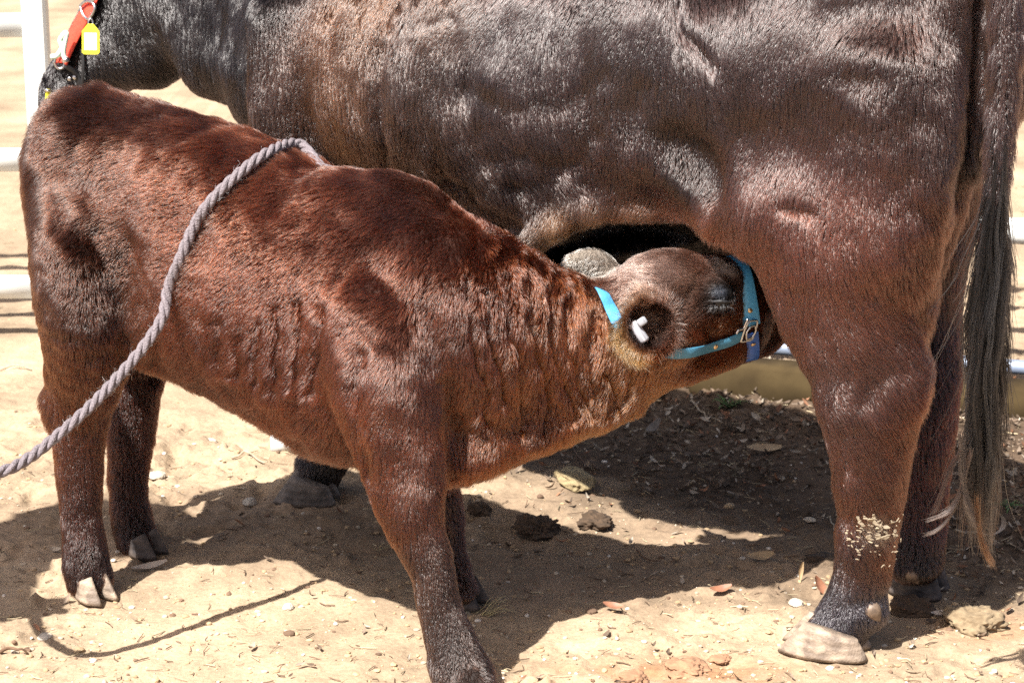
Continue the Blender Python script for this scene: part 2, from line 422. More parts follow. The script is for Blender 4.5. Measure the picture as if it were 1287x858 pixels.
    f.tube(tp([(772, 352, 16, 4.08, .02), (742, 334, 25, 4.07, .016), (714, 331, 12, 4.06, .009)]), S=(0, 1, .4), k=.02, cap=.4)
    V, Q = f.surface(); V = relax(V, Q, 2, .5); N = vnormals(V, Q)
    L = []
    # wrinkles of the bent neck
    for ln in ([(588, 350), (596, 420), (606, 470), (612, 530)], [(610, 365), (622, 430), (632, 500)], [(634, 340), (640, 400), (652, 460), (657, 540)],
               [(662, 350), (664, 400), (675, 450), (688, 500), (684, 540)], [(688, 358), (690, 420), (702, 470), (724, 525)], [(714, 370), (712, 430), (725, 480), (744, 518)],
               [(742, 392), (738, 440), (748, 490)], [(768, 470), (772, 500), (766, 520)], [(800, 455), (790, 485), (780, 510)]):
        L.append((ln, .013, 5.2)); 
    for ln in ([(305, 420), (300, 470)], [(330, 400), (328, 440), (320, 480)], [(352, 385), (352, 430), (345, 490)], [(383, 380), (383, 420), (372, 480)], [(406, 380), (405, 420), (398, 470), (392, 490)], [(280, 400), (278, 450)]):
        L.append((ln, .010, 5.0))
    L += [([(88, 285), (82, 240), (110, 235)], .006, 14), ([(165, 300), (160, 360), (150, 410), (150, 450)], .018, 17), ([(120, 300), (135, 330), (140, 380)], .012, 16),
          ([(200, 430), (190, 470)], .010, 10), ([(455, 440), (450, 520), (455, 600)], .012, 12), ([(560, 480), (575, 540), (570, 590)], .014, 14),
          ([(470, 330), (520, 380), (555, 450)], .006, 16), ([(220, 250), (260, 300)], .006, 25)]
    L += [([(868, 372), (876, 350), (898, 340), (926, 350)], .005, 5), ([(858, 372), (862, 400), (880, 415)], .006, 9), ([(800, 350), (815, 362), (845, 372)], .004, 7), ([(880, 322), (900, 330)], -.004, 8)]
    V = carve(V, N, L); V = V+N*(fbm(V, .09, 2, 4)*.003+vnoise(V, .028, 8)*.0016)[:, None]
    return V, Q, vnormals(V, Q)

# ------------------------------------------------------------------ the cow's body
A_ = unit(np.array([-.757, .653])); NN = np.array([.653, .757]); H0 = np.array([.56, 3.86])
def K(s, t, z):
    q = H0+A_*s+NN*t; return np.array([q[0], q[1], z])
KS = np.array([NN[0], NN[1], 0]); KA = np.array([A_[0], A_[1], 0])
def kp(rows, t0=.15): return [[*K(s, t0, z), ru, rs] for s, z, ru, rs in rows]
def build_cow_surface():
    f = Field((-1.35, 3.35, -.02), (1.25, 5.75, 1.5), .0105)
    f.tube(kp([(-.13, 1.06, .15, .12), (-.04, 1.03, .215, .17), (.12, 1.01, .245, .25), (.35, 1.03, .27, .28), (.6, .955, .32, .32), (.85, .93, .325, .325), (1.08, .94, .31, .285), (1.3, .97, .27, .215), (1.45, .98, .21, .16)]), S=KS, k=.02)
    f.tube(kp([(-.2, 1.16, .07, .10), (.0, 1.2, .08, .18), (.3, 1.2, .08, .10), (.8, 1.2, .06, .08), (1.2, 1.24, .07, .07)]), S=KS, k=.08)
    # neck and head
    f.tube([[*K(1.28, .15, 1.02), .24, .15], [*K(1.5, .17, 1.03), .19, .12], [*P(245, -5, 5.13), .155, .10], [*P(205, -25, 5.2), .14, .09]], S=KS, k=.06)
    f.tube([[*K(1.3, .12, .86), .17, .12], [*K(1.46, .14, .86), .11, .09], [*P(262, 75, 5.05), .08, .06]], S=KS, k=.08)
    f.blob(K(1.47, .08, .86), (.09, .09, .12), k=.08)
    f.tube([[*P(215, -30, 5.22), .125, .10], [*P(172, 30, 5.24), .125, .095], [*P(130, 72, 5.26), .095, .085], [*P(97, 112, 5.28), .075, .075], [*P(88, 130, 5.29), .066, .07]], S=(0, 1, 0), k=.04)
    f.blob(P(190, 62, 5.19), (.085, .05, .085), k=.05)
    # near hind leg
    hr = [(1062, 120, 128, 3.98, .13), (1082, 220, 124, 3.93, .14), (1075, 300, 124, 3.90, .13), (1072, 360, 106, 3.89, .11), (1072, 410, 84, 3.87, .09), (1082, 455, 67, 3.85, .072), (1088, 500, 63, 3.835, .062),
          (1092, 545, 53, 3.83, .055), (1092, 600, 42, 3.835, .048), (1090, 660, 37, 3.84, .045), (1085, 715, 35, 3.85, .046), (1075, 755, 37, 3.86, .05), (1056, 786, 34, 3.865, .047), (1042, 802, 33, 3.865, .047)]
    f.tube(tp(hr), k=.05)
    f.blob(P(1130, 480, 3.825), (.035, .035, .05), k=.06)
    f.blob(P(1098, 768, 3.85), (.025, .03, .025), k=.02)
    # far hind leg
    f.tube(tp([(1170, 150, 65, 4.12, .13), (1168, 260, 58, 4.13, .12), (1160, 340, 50, 4.13, .10), (1158, 400, 47, 4.12, .085), (1160, 450, 47, 4.10, .07), (1162, 500, 42, 4.09, .06), (1160, 560, 36, 4.08, .052),
               (1156, 620, 34, 4.08, .046), (1153, 670, 32, 4.08, .046), (1150, 705, 33, 4.08, .05)]), k=.05)
    f.tube([[*K(-.07, .02, 1.05), .10, .09], [*K(-.09, .04, .9), .10, .09], [*K(-.08, .03, .75), .07, .08]], S=KS, k=.07)
    f.tube([[*K(-.01, .24, 1.05), .09, .08], [*K(-.005, .24, .9), .075, .07], [*K(.03, .24, .72), .07, .07]], S=KS, k=.07)
    # fold of skin from stifle to flank, and udder
    f.tube([[*K(.13, -.02, .80), .10, .10], [*K(.24, -.045, .86), .09, .055], [*K(.36, -.06, .90), .09, .05]], S=KS, k=.06)
    f.blob(K(.20, .20, .70), (.17, .13, .13), k=.05)
    for s_, t_ in ((.2, .08), (.2, .22), (.1, .09), (.1, .21)):
        f.tube([[*K(s_, t_, .58), .02, .02], [*K(s_+.01, t_, .51), .012, .012]], k=.015)
    # belly sag
    f.blob(K(.62, .13, .80), (.34, .22, .17), k=.06, axes=[KA, KS, [0, 0, 1]])
    arch = [(668, 362, 4.20), (700, 338, 4.17), (740, 317, 4.15), (790, 306, 4.13), (840, 312, 4.11), (885, 332, 4.07), (915, 356, 4.05)]
    f.tube([[*P(u_, v_-8, d_), .058, .13] for u_, v_, d_ in arch], k=.015, op='sub')
    f.blob(K(.47, .35, .725), (.50, .15, .19), k=.03, axes=[KA, KS, [0, 0, 1]])
    f.blob(P(690, 335, 4.33), (.09, .06, .05), k=.03)
    f.blob(P(780, 338, 4.36), (.07, .06, .06), k=.03)
    lip = [(640, 322, 4.27), (672, 304, 4.20), (705, 283, 4.15), (745, 266, 4.115), (790, 258, 4.095), (840, 264, 4.07), (880, 277, 4.01), (905, 290, 3.95)]
    f.tube([[*P(u_, v_-7, d_+.004), .011, .024] for u_, v_, d_ in lip], k=.05)
    # fore legs
    f.tube([[*K(1.25, .0, 1.0), .15, .08], [*K(1.27, -.02, .78), .115, .08], [*P(432, 400, 4.66), .075, .065], [*P(425, 460, 4.68), .058, .052], [*P(422, 520, 4.70), .05, .046], [*P(416, 565, 4.70), .048, .046], [*P(400, 592, 4.72), .05, .05]], k=.05)
    f.tube([[*K(1.25, .3, 1.0), .15, .08], [*K(1.25, .3, .75), .11, .08], [*K(1.22, .29, .5), .065, .06], [*K(1.22, .29, .3), .055, .05], [*K(1.2, .29, .12), .048, .046]], k=.05)
    f.tube([[*P(1246, -40, 3.72), .024, .13], [*P(1240, 60, 3.70), .026, .13], [*P(1232, 160, 3.70), .028, .14], [*P(1222, 250, 3.72), .032, .15], [*P(1206, 330, 3.76), .034, .15], [*P(1182, 410, 3.82), .026, .12]], k=.025, op='sub')
    f.tube([[*P(846, 178, 3.962), .026, .026], [*P(866, 192, 3.945), .038, .036], [*P(884, 212, 3.930), .034, .030], [*P(896, 238, 3.915), .022, .016]], k=.045, op='sub')
    # tail root and dock
    tl = [K(-.24, .15, 1.27), K(-.33, .14, 1.22), P(1268, -40, 3.66), P(1267, 40, 3.64), P(1262, 130, 3.64), P(1254, 220, 3.64), P(1245, 290, 3.64), P(1240, 330, 3.64)]
    f.tube([[*c, r, r] for c, r in zip(tl, (.04, .032, .026, .022, .019, .015, .010, .006))], k=.02)
    # ears and horn bosses outside the frame
    f.tube([[*P(205, -60, 5.12), .03, .02], [*P(235, -85, 5.05), .05, .018], [*P(262, -95, 4.98), .02, .01]], S=(0, 1, 0), k=.02)
    f.tube([[*P(190, -65, 5.3), .03, .02], [*P(160, -95, 5.42), .05, .018], [*P(140, -105, 5.5), .02, .01]], S=(0, 1, 0), k=.02)
    V, Q = f.surface(); V = relax(V, Q, 2, .5); N = vnormals(V, Q)
    L = [([(848, 0), (852, 30), (895, 82)], .011, 7), ([(870, 30), (930, 90)], -.003, 25),
         ([(1065, 95), (1100, 90)], .010, 20), ([(985, 255), (1025, 268)], .009, 7),
         ([(478, 60), (478, 130), (485, 200), (500, 240)], .010, 9), ([(590, 110), (650, 135), (715, 130), (760, 95)], .004, 13),
         ([(600, 200), (650, 190), (700, 200)], .0035, 14), ([(560, 230), (600, 260), (650, 290)], .016, 14),
         ([(590, 80), (588, 130)], .005, 8), ([(1085, 495), (1110, 465), (1145, 455)], .005, 14), ([(1020, 500), (1060, 520)], -.004, 18),
         ([(1150, 150), (1140, 250)], .006, 20), ([(800, 110), (790, 170)], .006, 16), ([(745, 170), (700, 220), (640, 235)], .004, 12), ([(540, 25), (570, 22)], .006, 10),
         ([(1040, 690), (1120, 690)], -.003, 20), ([(1050, 770), (1110, 745)], .004, 8)]
    L += [([(680, 306), (735, 277), (790, 266), (840, 274), (890, 290), (925, 318)], -.008, 9)]
    V = carve(V, N, L, 6); V = V+N*(fbm(V, .16, 2, 14)*.004+vnoise(V, .045, 18)*.002)[:, None]
    return V, Q, vnormals(V, Q)
# ------------------------------------------------------------------ shapes for small things
from mathutils.bvhtree import BVHTree
def frames(path, up=None):
    path = np.asarray(path, float); T = np.gradient(path, axis=0); T = unit(T)
    if up is None: up = np.tile([0, 0, 1.0], (len(path), 1))
    S = unit(np.cross(T, up)); U = np.cross(S, T); return T, S, U
def smooth_path(pts, n):
    pts = np.asarray(pts, float); q = np.vstack([2*pts[0]-pts[1], pts, 2*pts[-1]-pts[-2]]); m = len(pts)-1
    out = []
    for x in np.linspace(0, m, n):
        i = min(int(x), m-1); t = x-i; a, b, c, d = q[i:i+4]
        out.append(.5*((2*b)+(-a+c)*t+(2*a-5*b+4*c-d)*t*t+(-a+3*b-3*c+d)*t**3))
    return np.array(out)
def sweep_shape(path, prof, up=None, scale=None, close=False, capends=True):
    """sweep a closed profile (k,2) along path; returns V, polygon list"""
    T, S, U = frames(path, up)
    if close:
        T = unit(np.roll(path, -1, 0)-np.roll(path, 1, 0)); S = unit(np.cross(T, up)); U = np.cross(S, T)
    prof = np.asarray(prof, float); k = len(prof); n = len(path)
    sc_ = np.ones(n) if scale is None else np.asarray(scale)
    V = (path[:, None]+S[:, None]*prof[None, :, :1]*sc_[:, None, None]+U[:, None]*prof[None, :, 1:]*sc_[:, None, None]).reshape(-1, 3)
    F = []
    for i in range(n if close else n-1):
        j = (i+1) % n
        for a in range(k):
            b = (a+1) % k; F.append((i*k+a, j*k+a, j*k+b, i*k+b))
    if capends and not close: F += [tuple(range(k)), tuple(range(n*k-1, (n-1)*k-1, -1))]
    return V, F
def circ(r, k=12, ry=None): 
    a = np.arange(k)/k*2*math.pi; return np.stack([np.cos(a)*r, np.sin(a)*(ry or r)], 1)
def rrect(w, h, b=.15):
    """flat rectangle with softened corners"""
    c = min(w, h)*b; w /= 2; h /= 2
    return np.array([(-w+c, -h), (w-c, -h), (w, -h+c), (w, h-c), (w-c, h), (-w+c, h), (-w, h-c), (-w, -h+c)])
def join(parts):
    V, F, o = [], [], 0
    for v, f in parts:
        V.append(np.asarray(v)); F += [tuple(int(i)+o for i in p) for p in f]; o += len(v)
    return np.vstack(V), F
def add(name, vf, m, parent=None, smooth=True, **k):
    V, F = vf
    c = k.pop('col', None)
    return link(name, mesh_np(name, V, F, m, smooth, c), parent, **k)
def box_vf(c, size, R=None, bev=.1):
    """box with chamfered edges"""
    x, y, z = np.array(size)/2; b = min(size)*bev; V = []; 
    for sz in (-1, 1):
        for k_, zz in ((1, z-b), (0, z)) if sz == 1 else ((0, -z), (1, -z+b)):
            zc = zz if sz == 1 else zz
            ix = 0 if k_ else b
            for px, py in rrect(2*x-2*ix, 2*y-2*ix, b/min(2*x, 2*y)): V.append((px, py, zc))
    V = np.array(V); F = []
    for i in range(3):
        for a in range(8): F.append((i*8+a, i*8+(a+1) % 8, (i+1)*8+(a+1) % 8, (i+1)*8+a))
    F += [tuple(range(7, -1, -1)), tuple(range(24, 32))]
    if R is not None: V = V@np.array(R)     # rows of R: where the box's x, y, z go
    return V+np.array(c), F
def basis(x, z):
    z = unit(np.array(z, float)); x = np.array(x, float); x = unit(x-(x@z)*z); return np.array([x, np.cross(z, x), z])
def disc_vf(c, n, r, h, k=12):
    R = basis([.3, .5, .81], n); V = []; prof = [(1, 0), (1, .6), (.75, 1), (0.0, 1.15)]
    for rr, hh in prof[:3]:
        for a in range(k): t = a/k*2*math.pi; V.append(np.array([math.cos(t)*r*rr, math.sin(t)*r*rr, h*hh])@R)
    V.append(np.array([0, 0, h*1.15])@R); F = []
    for i in range(2):
        for a in range(k): F.append((i*k+a, i*k+(a+1) % k, (i+1)*k+(a+1) % k, (i+1)*k+a))
    F += [(2*k+a, 2*k+(a+1) % k, 3*k) for a in range(k)]
    return np.array(V)+np.array(c), F

# cloven hoof: two claws, each a wall sloping forward to a blunt toe
def claw_vf(origin, fwd, side, L, W, Hh, flip=1, lean=.55):
    fwd = unit(np.array([fwd[0], fwd[1], 0.])); lat = np.array([-fwd[1], fwd[0], 0])
    k = 28; rings = []
    for j, t in enumerate([0, .12, .3, .5, .7, .85, 1.0]):
        ring = []
        for a in range(k):
            th = a/k*2*math.pi; cx, cy = math.cos(th), math.sin(th)
            x = (abs(cx)**.8)*np.sign(cx)*L/2; y = (abs(cy)**.75)*np.sign(cy)*W/2
            if x > 0: y *= (1-.45*(x/(L/2))**2); y += -flip*W*.14*(x/(L/2))**2   # toe turns inward
            if y*flip < 0: y *= .72                                             # flat inner wall
            front = (x/(L/2)+1)/2
            shrink = 1-.30*t; hgt = Hh*(.62+.38*front)
            xx = x*shrink-lean*hgt*t*.75*(.25+.75*front)
            if j == 0: xx = x*.97; y *= .96
            if t < .2 and j: y *= 1.01
            ridge = 1+.012*math.sin(t*26)
            ring.append(origin+fwd*xx+lat*(y*shrink*ridge)+np.array([0, 0, hgt*t]))
        rings.append(ring)
    V = np.array(rings).reshape(-1, 3); F = []
    for i in range(len(rings)-1):
        for a in range(k): F.append((i*k+a, i*k+(a+1) % k, (i+1)*k+(a+1) % k, (i+1)*k+a))
    n = len(rings)-1; F += [tuple(range(k-1, -1, -1)), tuple(range(n*k, n*k+k))]
    return V, F
def hoof(parent, p, fwd, L, W, Hh, m, splay=.14, dew=None, z=0.0):
    p = np.array([p[0], p[1], z]); fwd = unit(np.array([fwd[0], fwd[1], 0.])); lat = np.array([-fwd[1], fwd[0], 0])
    h = link('hoof', None, parent) if False else None
    V, F = join([claw_vf(p+lat*W*.27*sg, fwd+lat*sg*splay, None, L, W*.52, Hh, flip=sg) for sg in (-1, 1)])
    o = add('hoof', (V, F), m, parent)
    return o
# ------------------------------------------------------------------ coat colours with some painted shade and sheen, lengths and lie of the hair
def cp(u, v, D): return P(u, v, D)
def iv(du, dv, dy=0): return (du, dy, -dv)
def calf_color(p, n=None):
    C = [(cp(100, 180, 4.15), (.060, .030, .020), .09), (cp(110, 320, 4.0), (.070, .040, .030), .08), (cp(250, 250, 4.0), (.110, .042, .022), .10), (cp(330, 400, 3.85), (.115, .042, .022), .12),
         (cp(420, 330, 3.8), (.115, .044, .025), .10), (cp(500, 260, 3.85), (.085, .045, .035), .07), (cp(620, 350, 3.85), (.125, .045, .022), .09), (cp(700, 460, 3.85), (.22, .088, .034), .08),
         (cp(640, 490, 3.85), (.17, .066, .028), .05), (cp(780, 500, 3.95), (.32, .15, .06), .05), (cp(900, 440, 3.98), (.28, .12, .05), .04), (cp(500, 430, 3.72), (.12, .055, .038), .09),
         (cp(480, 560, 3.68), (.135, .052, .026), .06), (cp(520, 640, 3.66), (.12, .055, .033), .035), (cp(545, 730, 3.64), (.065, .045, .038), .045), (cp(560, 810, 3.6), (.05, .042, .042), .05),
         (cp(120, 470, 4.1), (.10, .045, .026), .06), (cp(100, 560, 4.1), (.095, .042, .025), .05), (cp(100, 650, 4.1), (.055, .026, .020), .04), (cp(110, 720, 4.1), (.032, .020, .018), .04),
         (cp(165, 560, 4.36), (.05, .022, .016), .07), (cp(172, 670, 4.36), (.028, .016, .014), .05), (cp(70, 520, 4.15), (.045, .018, .012), .02),
         (cp(850, 345, 3.95), (.30, .28, .30), .045), (cp(800, 365, 3.96), (.22, .18, .18), .03), (cp(880, 330, 4.0), (.14, .08, .06), .025), (cp(870, 410, 4.0), (.16, .07, .035), .025),  # pale grey forehead spots paint the lit sheen into the coat
         (cp(915, 329, 3.98), (1.2, 1.6, 2.0), .012), (cp(960, 390, 4.1), (.13, .05, .025), .025), (cp(975, 420, 4.1), (.05, .022, .014), .02),  # very pale spot on the nose bridge paints sunlit hair
         (cp(903, 375, 3.96), (.02, .02, .022), .018), (cp(885, 365, 4.0), (.03, .028, .028), .010), (cp(922, 362, 4.03), (.015, .01, .01), .014),
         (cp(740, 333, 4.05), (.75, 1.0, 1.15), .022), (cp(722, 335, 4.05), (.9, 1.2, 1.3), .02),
         (cp(440, 580, 3.85), (.07, .035, .024), .06), (cp(300, 500, 3.95), (.095, .042, .026), .06), (cp(575, 690, 4.05), (.03, .015, .012), .05)]
    c = splat(p, (.10, .040, .022), C, .1, .02)
    tone = 1+.22*fbm(p, .05, 2, 90)[:, None]+.12*vnoise(p, .15, 93)[:, None]
    c = c*tone*np.array([.31, .20, .147])
    # near ear: tan fringe, black inside
    d = np.linalg.norm(p-EAR_C, axis=1); rim = np.exp(-((d-.052)/.014)**2)[:, None]; ins = np.exp(-(np.linalg.norm(p-EAR_C, axis=1)/.040)**6)[:, None]
    near = (d < .075)[:, None]
    u, v, _ = proj(p); left = np.clip((830-u)/40, 0, 1)[:, None]*np.clip(((v-395)/20), .25, 1)[:, None]
    c = np.where(near, c*(1-rim*left)+rim*left*np.array([.26, .15, .065]), c); c = np.where(near, c*(1-ins)+ins*(np.array([.010, .008, .008])+np.clip((u-820)/18, 0, 1)[:, None]*np.array([.045, .038, .035])), c)
    de = np.linalg.norm(p-P(905, 374, 3.965), axis=1)[:, None]; w = np.exp(-(de/.033)**4); c = c*(1-w)+w*np.array([.007, .006, .006])
    de = np.linalg.norm((p-P(905, 367, 3.96))/np.array([1, 2, .75]), axis=1)[:, None]; w = np.exp(-(de/.014)**4); c = c*(1-w)+w*np.array([.035, .040, .052])  # blue-grey on the lid bulge is a painted sheen
    return c
EAR_A = unit(np.array([.10, -.96, .22])); EAR_C = P(815, 412, 3.905)
def calf_len(p, n=None):
    C = [(cp(100, 180, 4.2), .024, .10), (cp(300, 300, 4.0), .022, .12), (cp(350, 500, 3.95), .026, .08), (cp(430, 570, 3.9), .030, .06), (cp(600, 420, 3.9), .018, .12), (cp(600, 590, 3.9), .026, .05),
         (cp(110, 560, 4.13), .018, .06), (cp(110, 650, 4.13), .014, .05), (cp(113, 725, 4.12), .013, .04), (cp(165, 600, 4.38), .015, .1), (cp(515, 640, 3.7), .015, .06), (cp(560, 760, 3.66), .011, .08),
         (cp(570, 840, 3.64), .010, .05), (cp(575, 720, 4.05), .014, .06), (cp(850, 350, 4.06), .012, .05), (cp(880, 420, 4.06), .010, .05), (cp(950, 390, 4.1), .008, .04), (cp(740, 335, 4.05), .005, .025)]
    L = splat(p, .02, C, .1, .05)
    d = np.linalg.norm(p-EAR_C, axis=1); L = L+.018*np.exp(-((d-.052)/.012)**2)[:, None]-.008*np.exp(-(d/.02)**4)[:, None]
    d = np.linalg.norm(p-P(903, 374, 3.965), axis=1)[:, None]; L = L*(1-.6*np.exp(-(d/.028)**4))
    u, v, Z = proj(p); k = np.ones(len(p))
    for ln, w in CALF_STRAPS: k = np.minimum(k, 1-.85*np.exp(-(seg_dist2(u, v, ln)/w)**4))
    k = np.where((Z > 4.22) | (np.linalg.norm(p-EAR_C, axis=1) < .066), 1, k)
    return np.maximum(L*1.2*(.82+.36*(vnoise(p, .03, 55)[:, None]))*k[:, None], .0025)
CALF_STRAPS = [([(748, 360), (765, 388), (790, 420), (815, 438), (840, 442), (880, 436), (925, 420)], 9), ([(926, 328), (940, 360), (944, 400)], 12), ([(942, 415), (946, 452)], 11)]
def calf_dir(p, n):
    C = [(cp(100, 150, 4.2), iv(-.8, .6), .10), (cp(70, 250, 4.2), iv(-.4, 1), .08), (cp(250, 250, 4.0), iv(-.9, .45), .14), (cp(350, 420, 3.9), iv(-.65, .8), .12), (cp(450, 320, 3.85), iv(-.7, .6), .12),
         (cp(500, 450, 3.75), iv(-.35, 1), .10), (cp(620, 350, 3.85), iv(-.5, .85), .10), (cp(700, 450, 3.9), iv(-.25, 1), .08), (cp(640, 540, 3.9), iv(-.3, .9), .06), (cp(780, 480, 3.95), iv(-.6, .6), .05),
         (cp(110, 400, 4.1), iv(-.1, 1), .10), (cp(110, 600, 4.1), iv(.05, 1), .12), (cp(165, 550, 4.38), iv(0, 1), .12), (cp(520, 650, 3.7), iv(.15, 1), .10), (cp(560, 780, 3.66), iv(.15, 1), .10), (cp(570, 700, 4.05), iv(0, 1), .08),
         (cp(850, 345, 4.02), iv(-.9, -.25), .04), (cp(880, 400, 4.02), iv(-.9, .35), .035), (cp(930, 400, 4.08), iv(-1, .1), .04), (cp(800, 380, 4.0), iv(-.8, .35), .03), (cp(400, 560, 3.9), iv(-.6, .9), .08),
         (cp(740, 335, 4.14), iv(-1, -.2), .03)]
    D = splat(p, (-.5, 0, -.8), C, .1, .02)
    d = p-EAR_C; r = np.linalg.norm(d, axis=1); w = np.exp(-(r/.065)**6)[:, None]
    out = unit(d-(d@EAR_A)[:, None]*EAR_A)+EAR_A*.3
    return unit(D)*(1-w)+out*w*1.0
def cow_color(p, n=None):
    C = [(cp(150, 50, 5.15), (.013, .013, .015), .22), (cp(250, 60, 4.9), (.014, .014, .016), .13), (K(1.42, .05, 1.1), (.016, .015, .016), .12), (cp(330, 120, 4.55), (.060, .038, .028), .06), (cp(400, 90, 4.45), (.105, .058, .030), .07),
         (cp(440, 20, 4.4), (.10, .06, .032), .06), (cp(520, 130, 4.3), (.060, .044, .036), .09), (cp(560, 30, 4.25), (.08, .055, .036), .05), (cp(650, 50, 4.2), (.042, .036, .037), .10), (cp(700, 200, 4.1), (.050, .036, .032), .10),
         (cp(640, 270, 4.15), (.030, .022, .020), .05), (cp(760, 240, 4.05), (.060, .035, .028), .06), (cp(830, 60, 4.0), (.040, .034, .034), .10), (cp(950, 60, 3.85), (.042, .033, .033), .11), (cp(864, 196, 3.98), (.02, .014, .011), .032), (cp(888, 224, 3.95), (.022, .014, .011), .028),  # dark spots ending this row paint the flank hollow's shadow into the coat
         (cp(1080, 60, 3.8), (.055, .040, .034), .10), (cp(1000, 200, 3.78), (.065, .040, .034), .11), (cp(1180, 100, 3.78), (.045, .030, .026), .07), (cp(980, 300, 3.78), (.17, .075, .048), .07), (cp(1080, 320, 3.76), (.135, .065, .044), .09), (cp(1000, 230, 3.78), (.12, .065, .05), .06),
         (cp(1040, 400, 3.78), (.10, .052, .036), .06), (cp(1170, 330, 3.8), (.075, .036, .022), .06), (cp(1080, 490, 3.78), (.085, .048, .036), .06), (cp(1130, 520, 3.8), (.13, .055, .028), .035), (cp(1090, 620, 3.8), (.10, .050, .033), .06),
         (cp(1070, 710, 3.8), (.065, .043, .036), .03), (cp(1115, 700, 3.8), (.11, .05, .03), .02), (cp(1070, 775, 3.83), (.06, .075, .10), .035), (cp(1095, 662, 3.78), (1.0, 1.1, .9), .013), (cp(1220, 200, 3.8), (.012, .01, .01), .05), (cp(1200, 330, 3.85), (.014, .01, .01), .05), (cp(1180, 400, 4.1), (.022, .010, .007), .10), (cp(1160, 560, 4.05), (.045, .014, .008), .10),  # near-black spots beside the tail paint shade into the recess
         (cp(1150, 710, 4.05), (.014, .009, .009), .04), (cp(755, 268, 4.10), (.50, .36, .18), .020), (cp(715, 282, 4.14), (.48, .34, .17), .024), (cp(685, 300, 4.18), (.15, .12, .08), .025), (cp(800, 266, 4.08), (.34, .22, .12), .022), (cp(850, 272, 4.04), (.2, .12, .08), .028), (cp(890, 290, 3.95), (.2, .10, .065), .03), (cp(790, 310, 4.25), (.008, .006, .006), .055), (cp(730, 320, 4.28), (.008, .006, .006), .04), (cp(860, 320, 4.22), (.008, .006, .006), .04),  # closing near-black spots paint the shade inside the arch under the belly
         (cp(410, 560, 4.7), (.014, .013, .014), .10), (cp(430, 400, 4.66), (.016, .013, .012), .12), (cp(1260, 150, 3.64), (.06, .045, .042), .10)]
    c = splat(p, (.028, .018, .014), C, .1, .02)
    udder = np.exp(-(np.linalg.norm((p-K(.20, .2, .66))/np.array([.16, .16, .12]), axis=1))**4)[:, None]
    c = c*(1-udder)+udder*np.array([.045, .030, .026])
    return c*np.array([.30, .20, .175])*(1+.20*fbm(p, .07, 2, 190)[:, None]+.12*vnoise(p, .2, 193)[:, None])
def cow_len(p, n=None):
    C = [(cp(150, 50, 5.2), .011, .2), (cp(260, 60, 4.95), .016, .15), (cp(400, 90, 4.5), .012, .15), (cp(560, 100, 4.3), .015, .12), (cp(650, 230, 4.15), .022, .08), (cp(850, 100, 4.0), .016, .15), (cp(1000, 200, 3.8), .020, .12),
         (cp(1080, 350, 3.78), .026, .10), (cp(1180, 150, 3.8), .036, .06), (cp(1190, 300, 3.85), .038, .06), (cp(1160, 400, 3.85), .034, .05), (cp(1140, 520, 3.82), .026, .05), (cp(1030, 560, 3.83), .026, .05), (cp(1090, 640, 3.83), .020, .05), (cp(1120, 690, 3.85), .026, .03),
         (cp(1070, 760, 3.85), .010, .05), (cp(1160, 600, 4.08), .018, .12), (cp(1150, 720, 4.08), .010, .05), (cp(790, 262, 4.08), .020, .05), (cp(720, 276, 4.14), .022, .04), (cp(420, 500, 4.7), .012, .2), (cp(1260, 150, 3.64), .022, .15)]
    L = splat(p, .016, C, .1, .05)
    u, v, Z = proj(p); k = np.where(Z > 4.9, 1-.8*np.exp(-(seg_dist2(u, v, [(124, -5), (82, 84)])/14)**4), 1)
    return np.maximum(L*1.4*(.82+.36*(vnoise(p, .04, 56)[:, None]))*k[:, None], .003)
def cow_dir(p, n):
    C = [(cp(150, 50, 5.2), iv(.6, .8), .15), (cp(250, 60, 4.95), iv(.25, 1), .12), (cp(330, 100, 4.5), iv(.05, 1), .08), (cp(420, 90, 4.45), iv(.0, 1), .10), (cp(520, 100, 4.3), iv(.1, 1), .10), (cp(560, 200, 4.2), iv(.5, .8), .08),
         (cp(650, 60, 4.2), iv(-.45, .9), .07), (cp(700, 150, 4.15), iv(.5, .8), .08), (cp(680, 230, 4.1), iv(.7, .35), .07), (cp(760, 180, 4.05), iv(.3, .9), .06), (cp(800, 80, 4.0), iv(-.3, .9), .08), (cp(880, 60, 3.95), iv(.7, .7), .06),
         (cp(930, 140, 3.85), iv(.1, 1), .08), (cp(950, 60, 3.85), iv(-.3, .9), .08), (cp(1050, 130, 3.8), iv(-.2, 1), .10), (cp(1000, 250, 3.78), iv(-.1, 1), .10), (cp(1150, 150, 3.8), iv(.25, 1), .10), (cp(1040, 340, 3.78), iv(.35, .9), .08),
         (cp(1150, 320, 3.8), iv(.5, .85), .08), (cp(1080, 420, 3.78), iv(.8, .6), .06), (cp(1080, 500, 3.8), iv(.6, .75), .06), (cp(1090, 600, 3.8), iv(.6, .8), .08), (cp(1090, 680, 3.8), iv(.5, .85), .06), (cp(1060, 770, 3.85), iv(-.1, 1), .06),
         (cp(1165, 550, 4.08), iv(.1, 1), .2), (cp(760, 275, 4.0), iv(-.8, .55), .05), (cp(850, 280, 3.95), iv(-.5, .7), .05), (cp(700, 290, 4.08), iv(-.7, .7), .05), (cp(420, 500, 4.7), iv(0, 1), .2), (cp(1260, 150, 3.64), iv(0, 1), .15)]
    return splat(p, (.2, 0, -1), C, .1, .02)
def seen(c, n):
    toc = unit(np.array([0, 0, CAM_H])-c); f = (n*toc).sum(1)
    u, v, Z = proj(c); inside = (u > -60) & (u < 1350) & (v > -60) & (v < 900)
    return np.where(f > -.25, 1.0, .22)*np.where(inside, 1.0, .30)

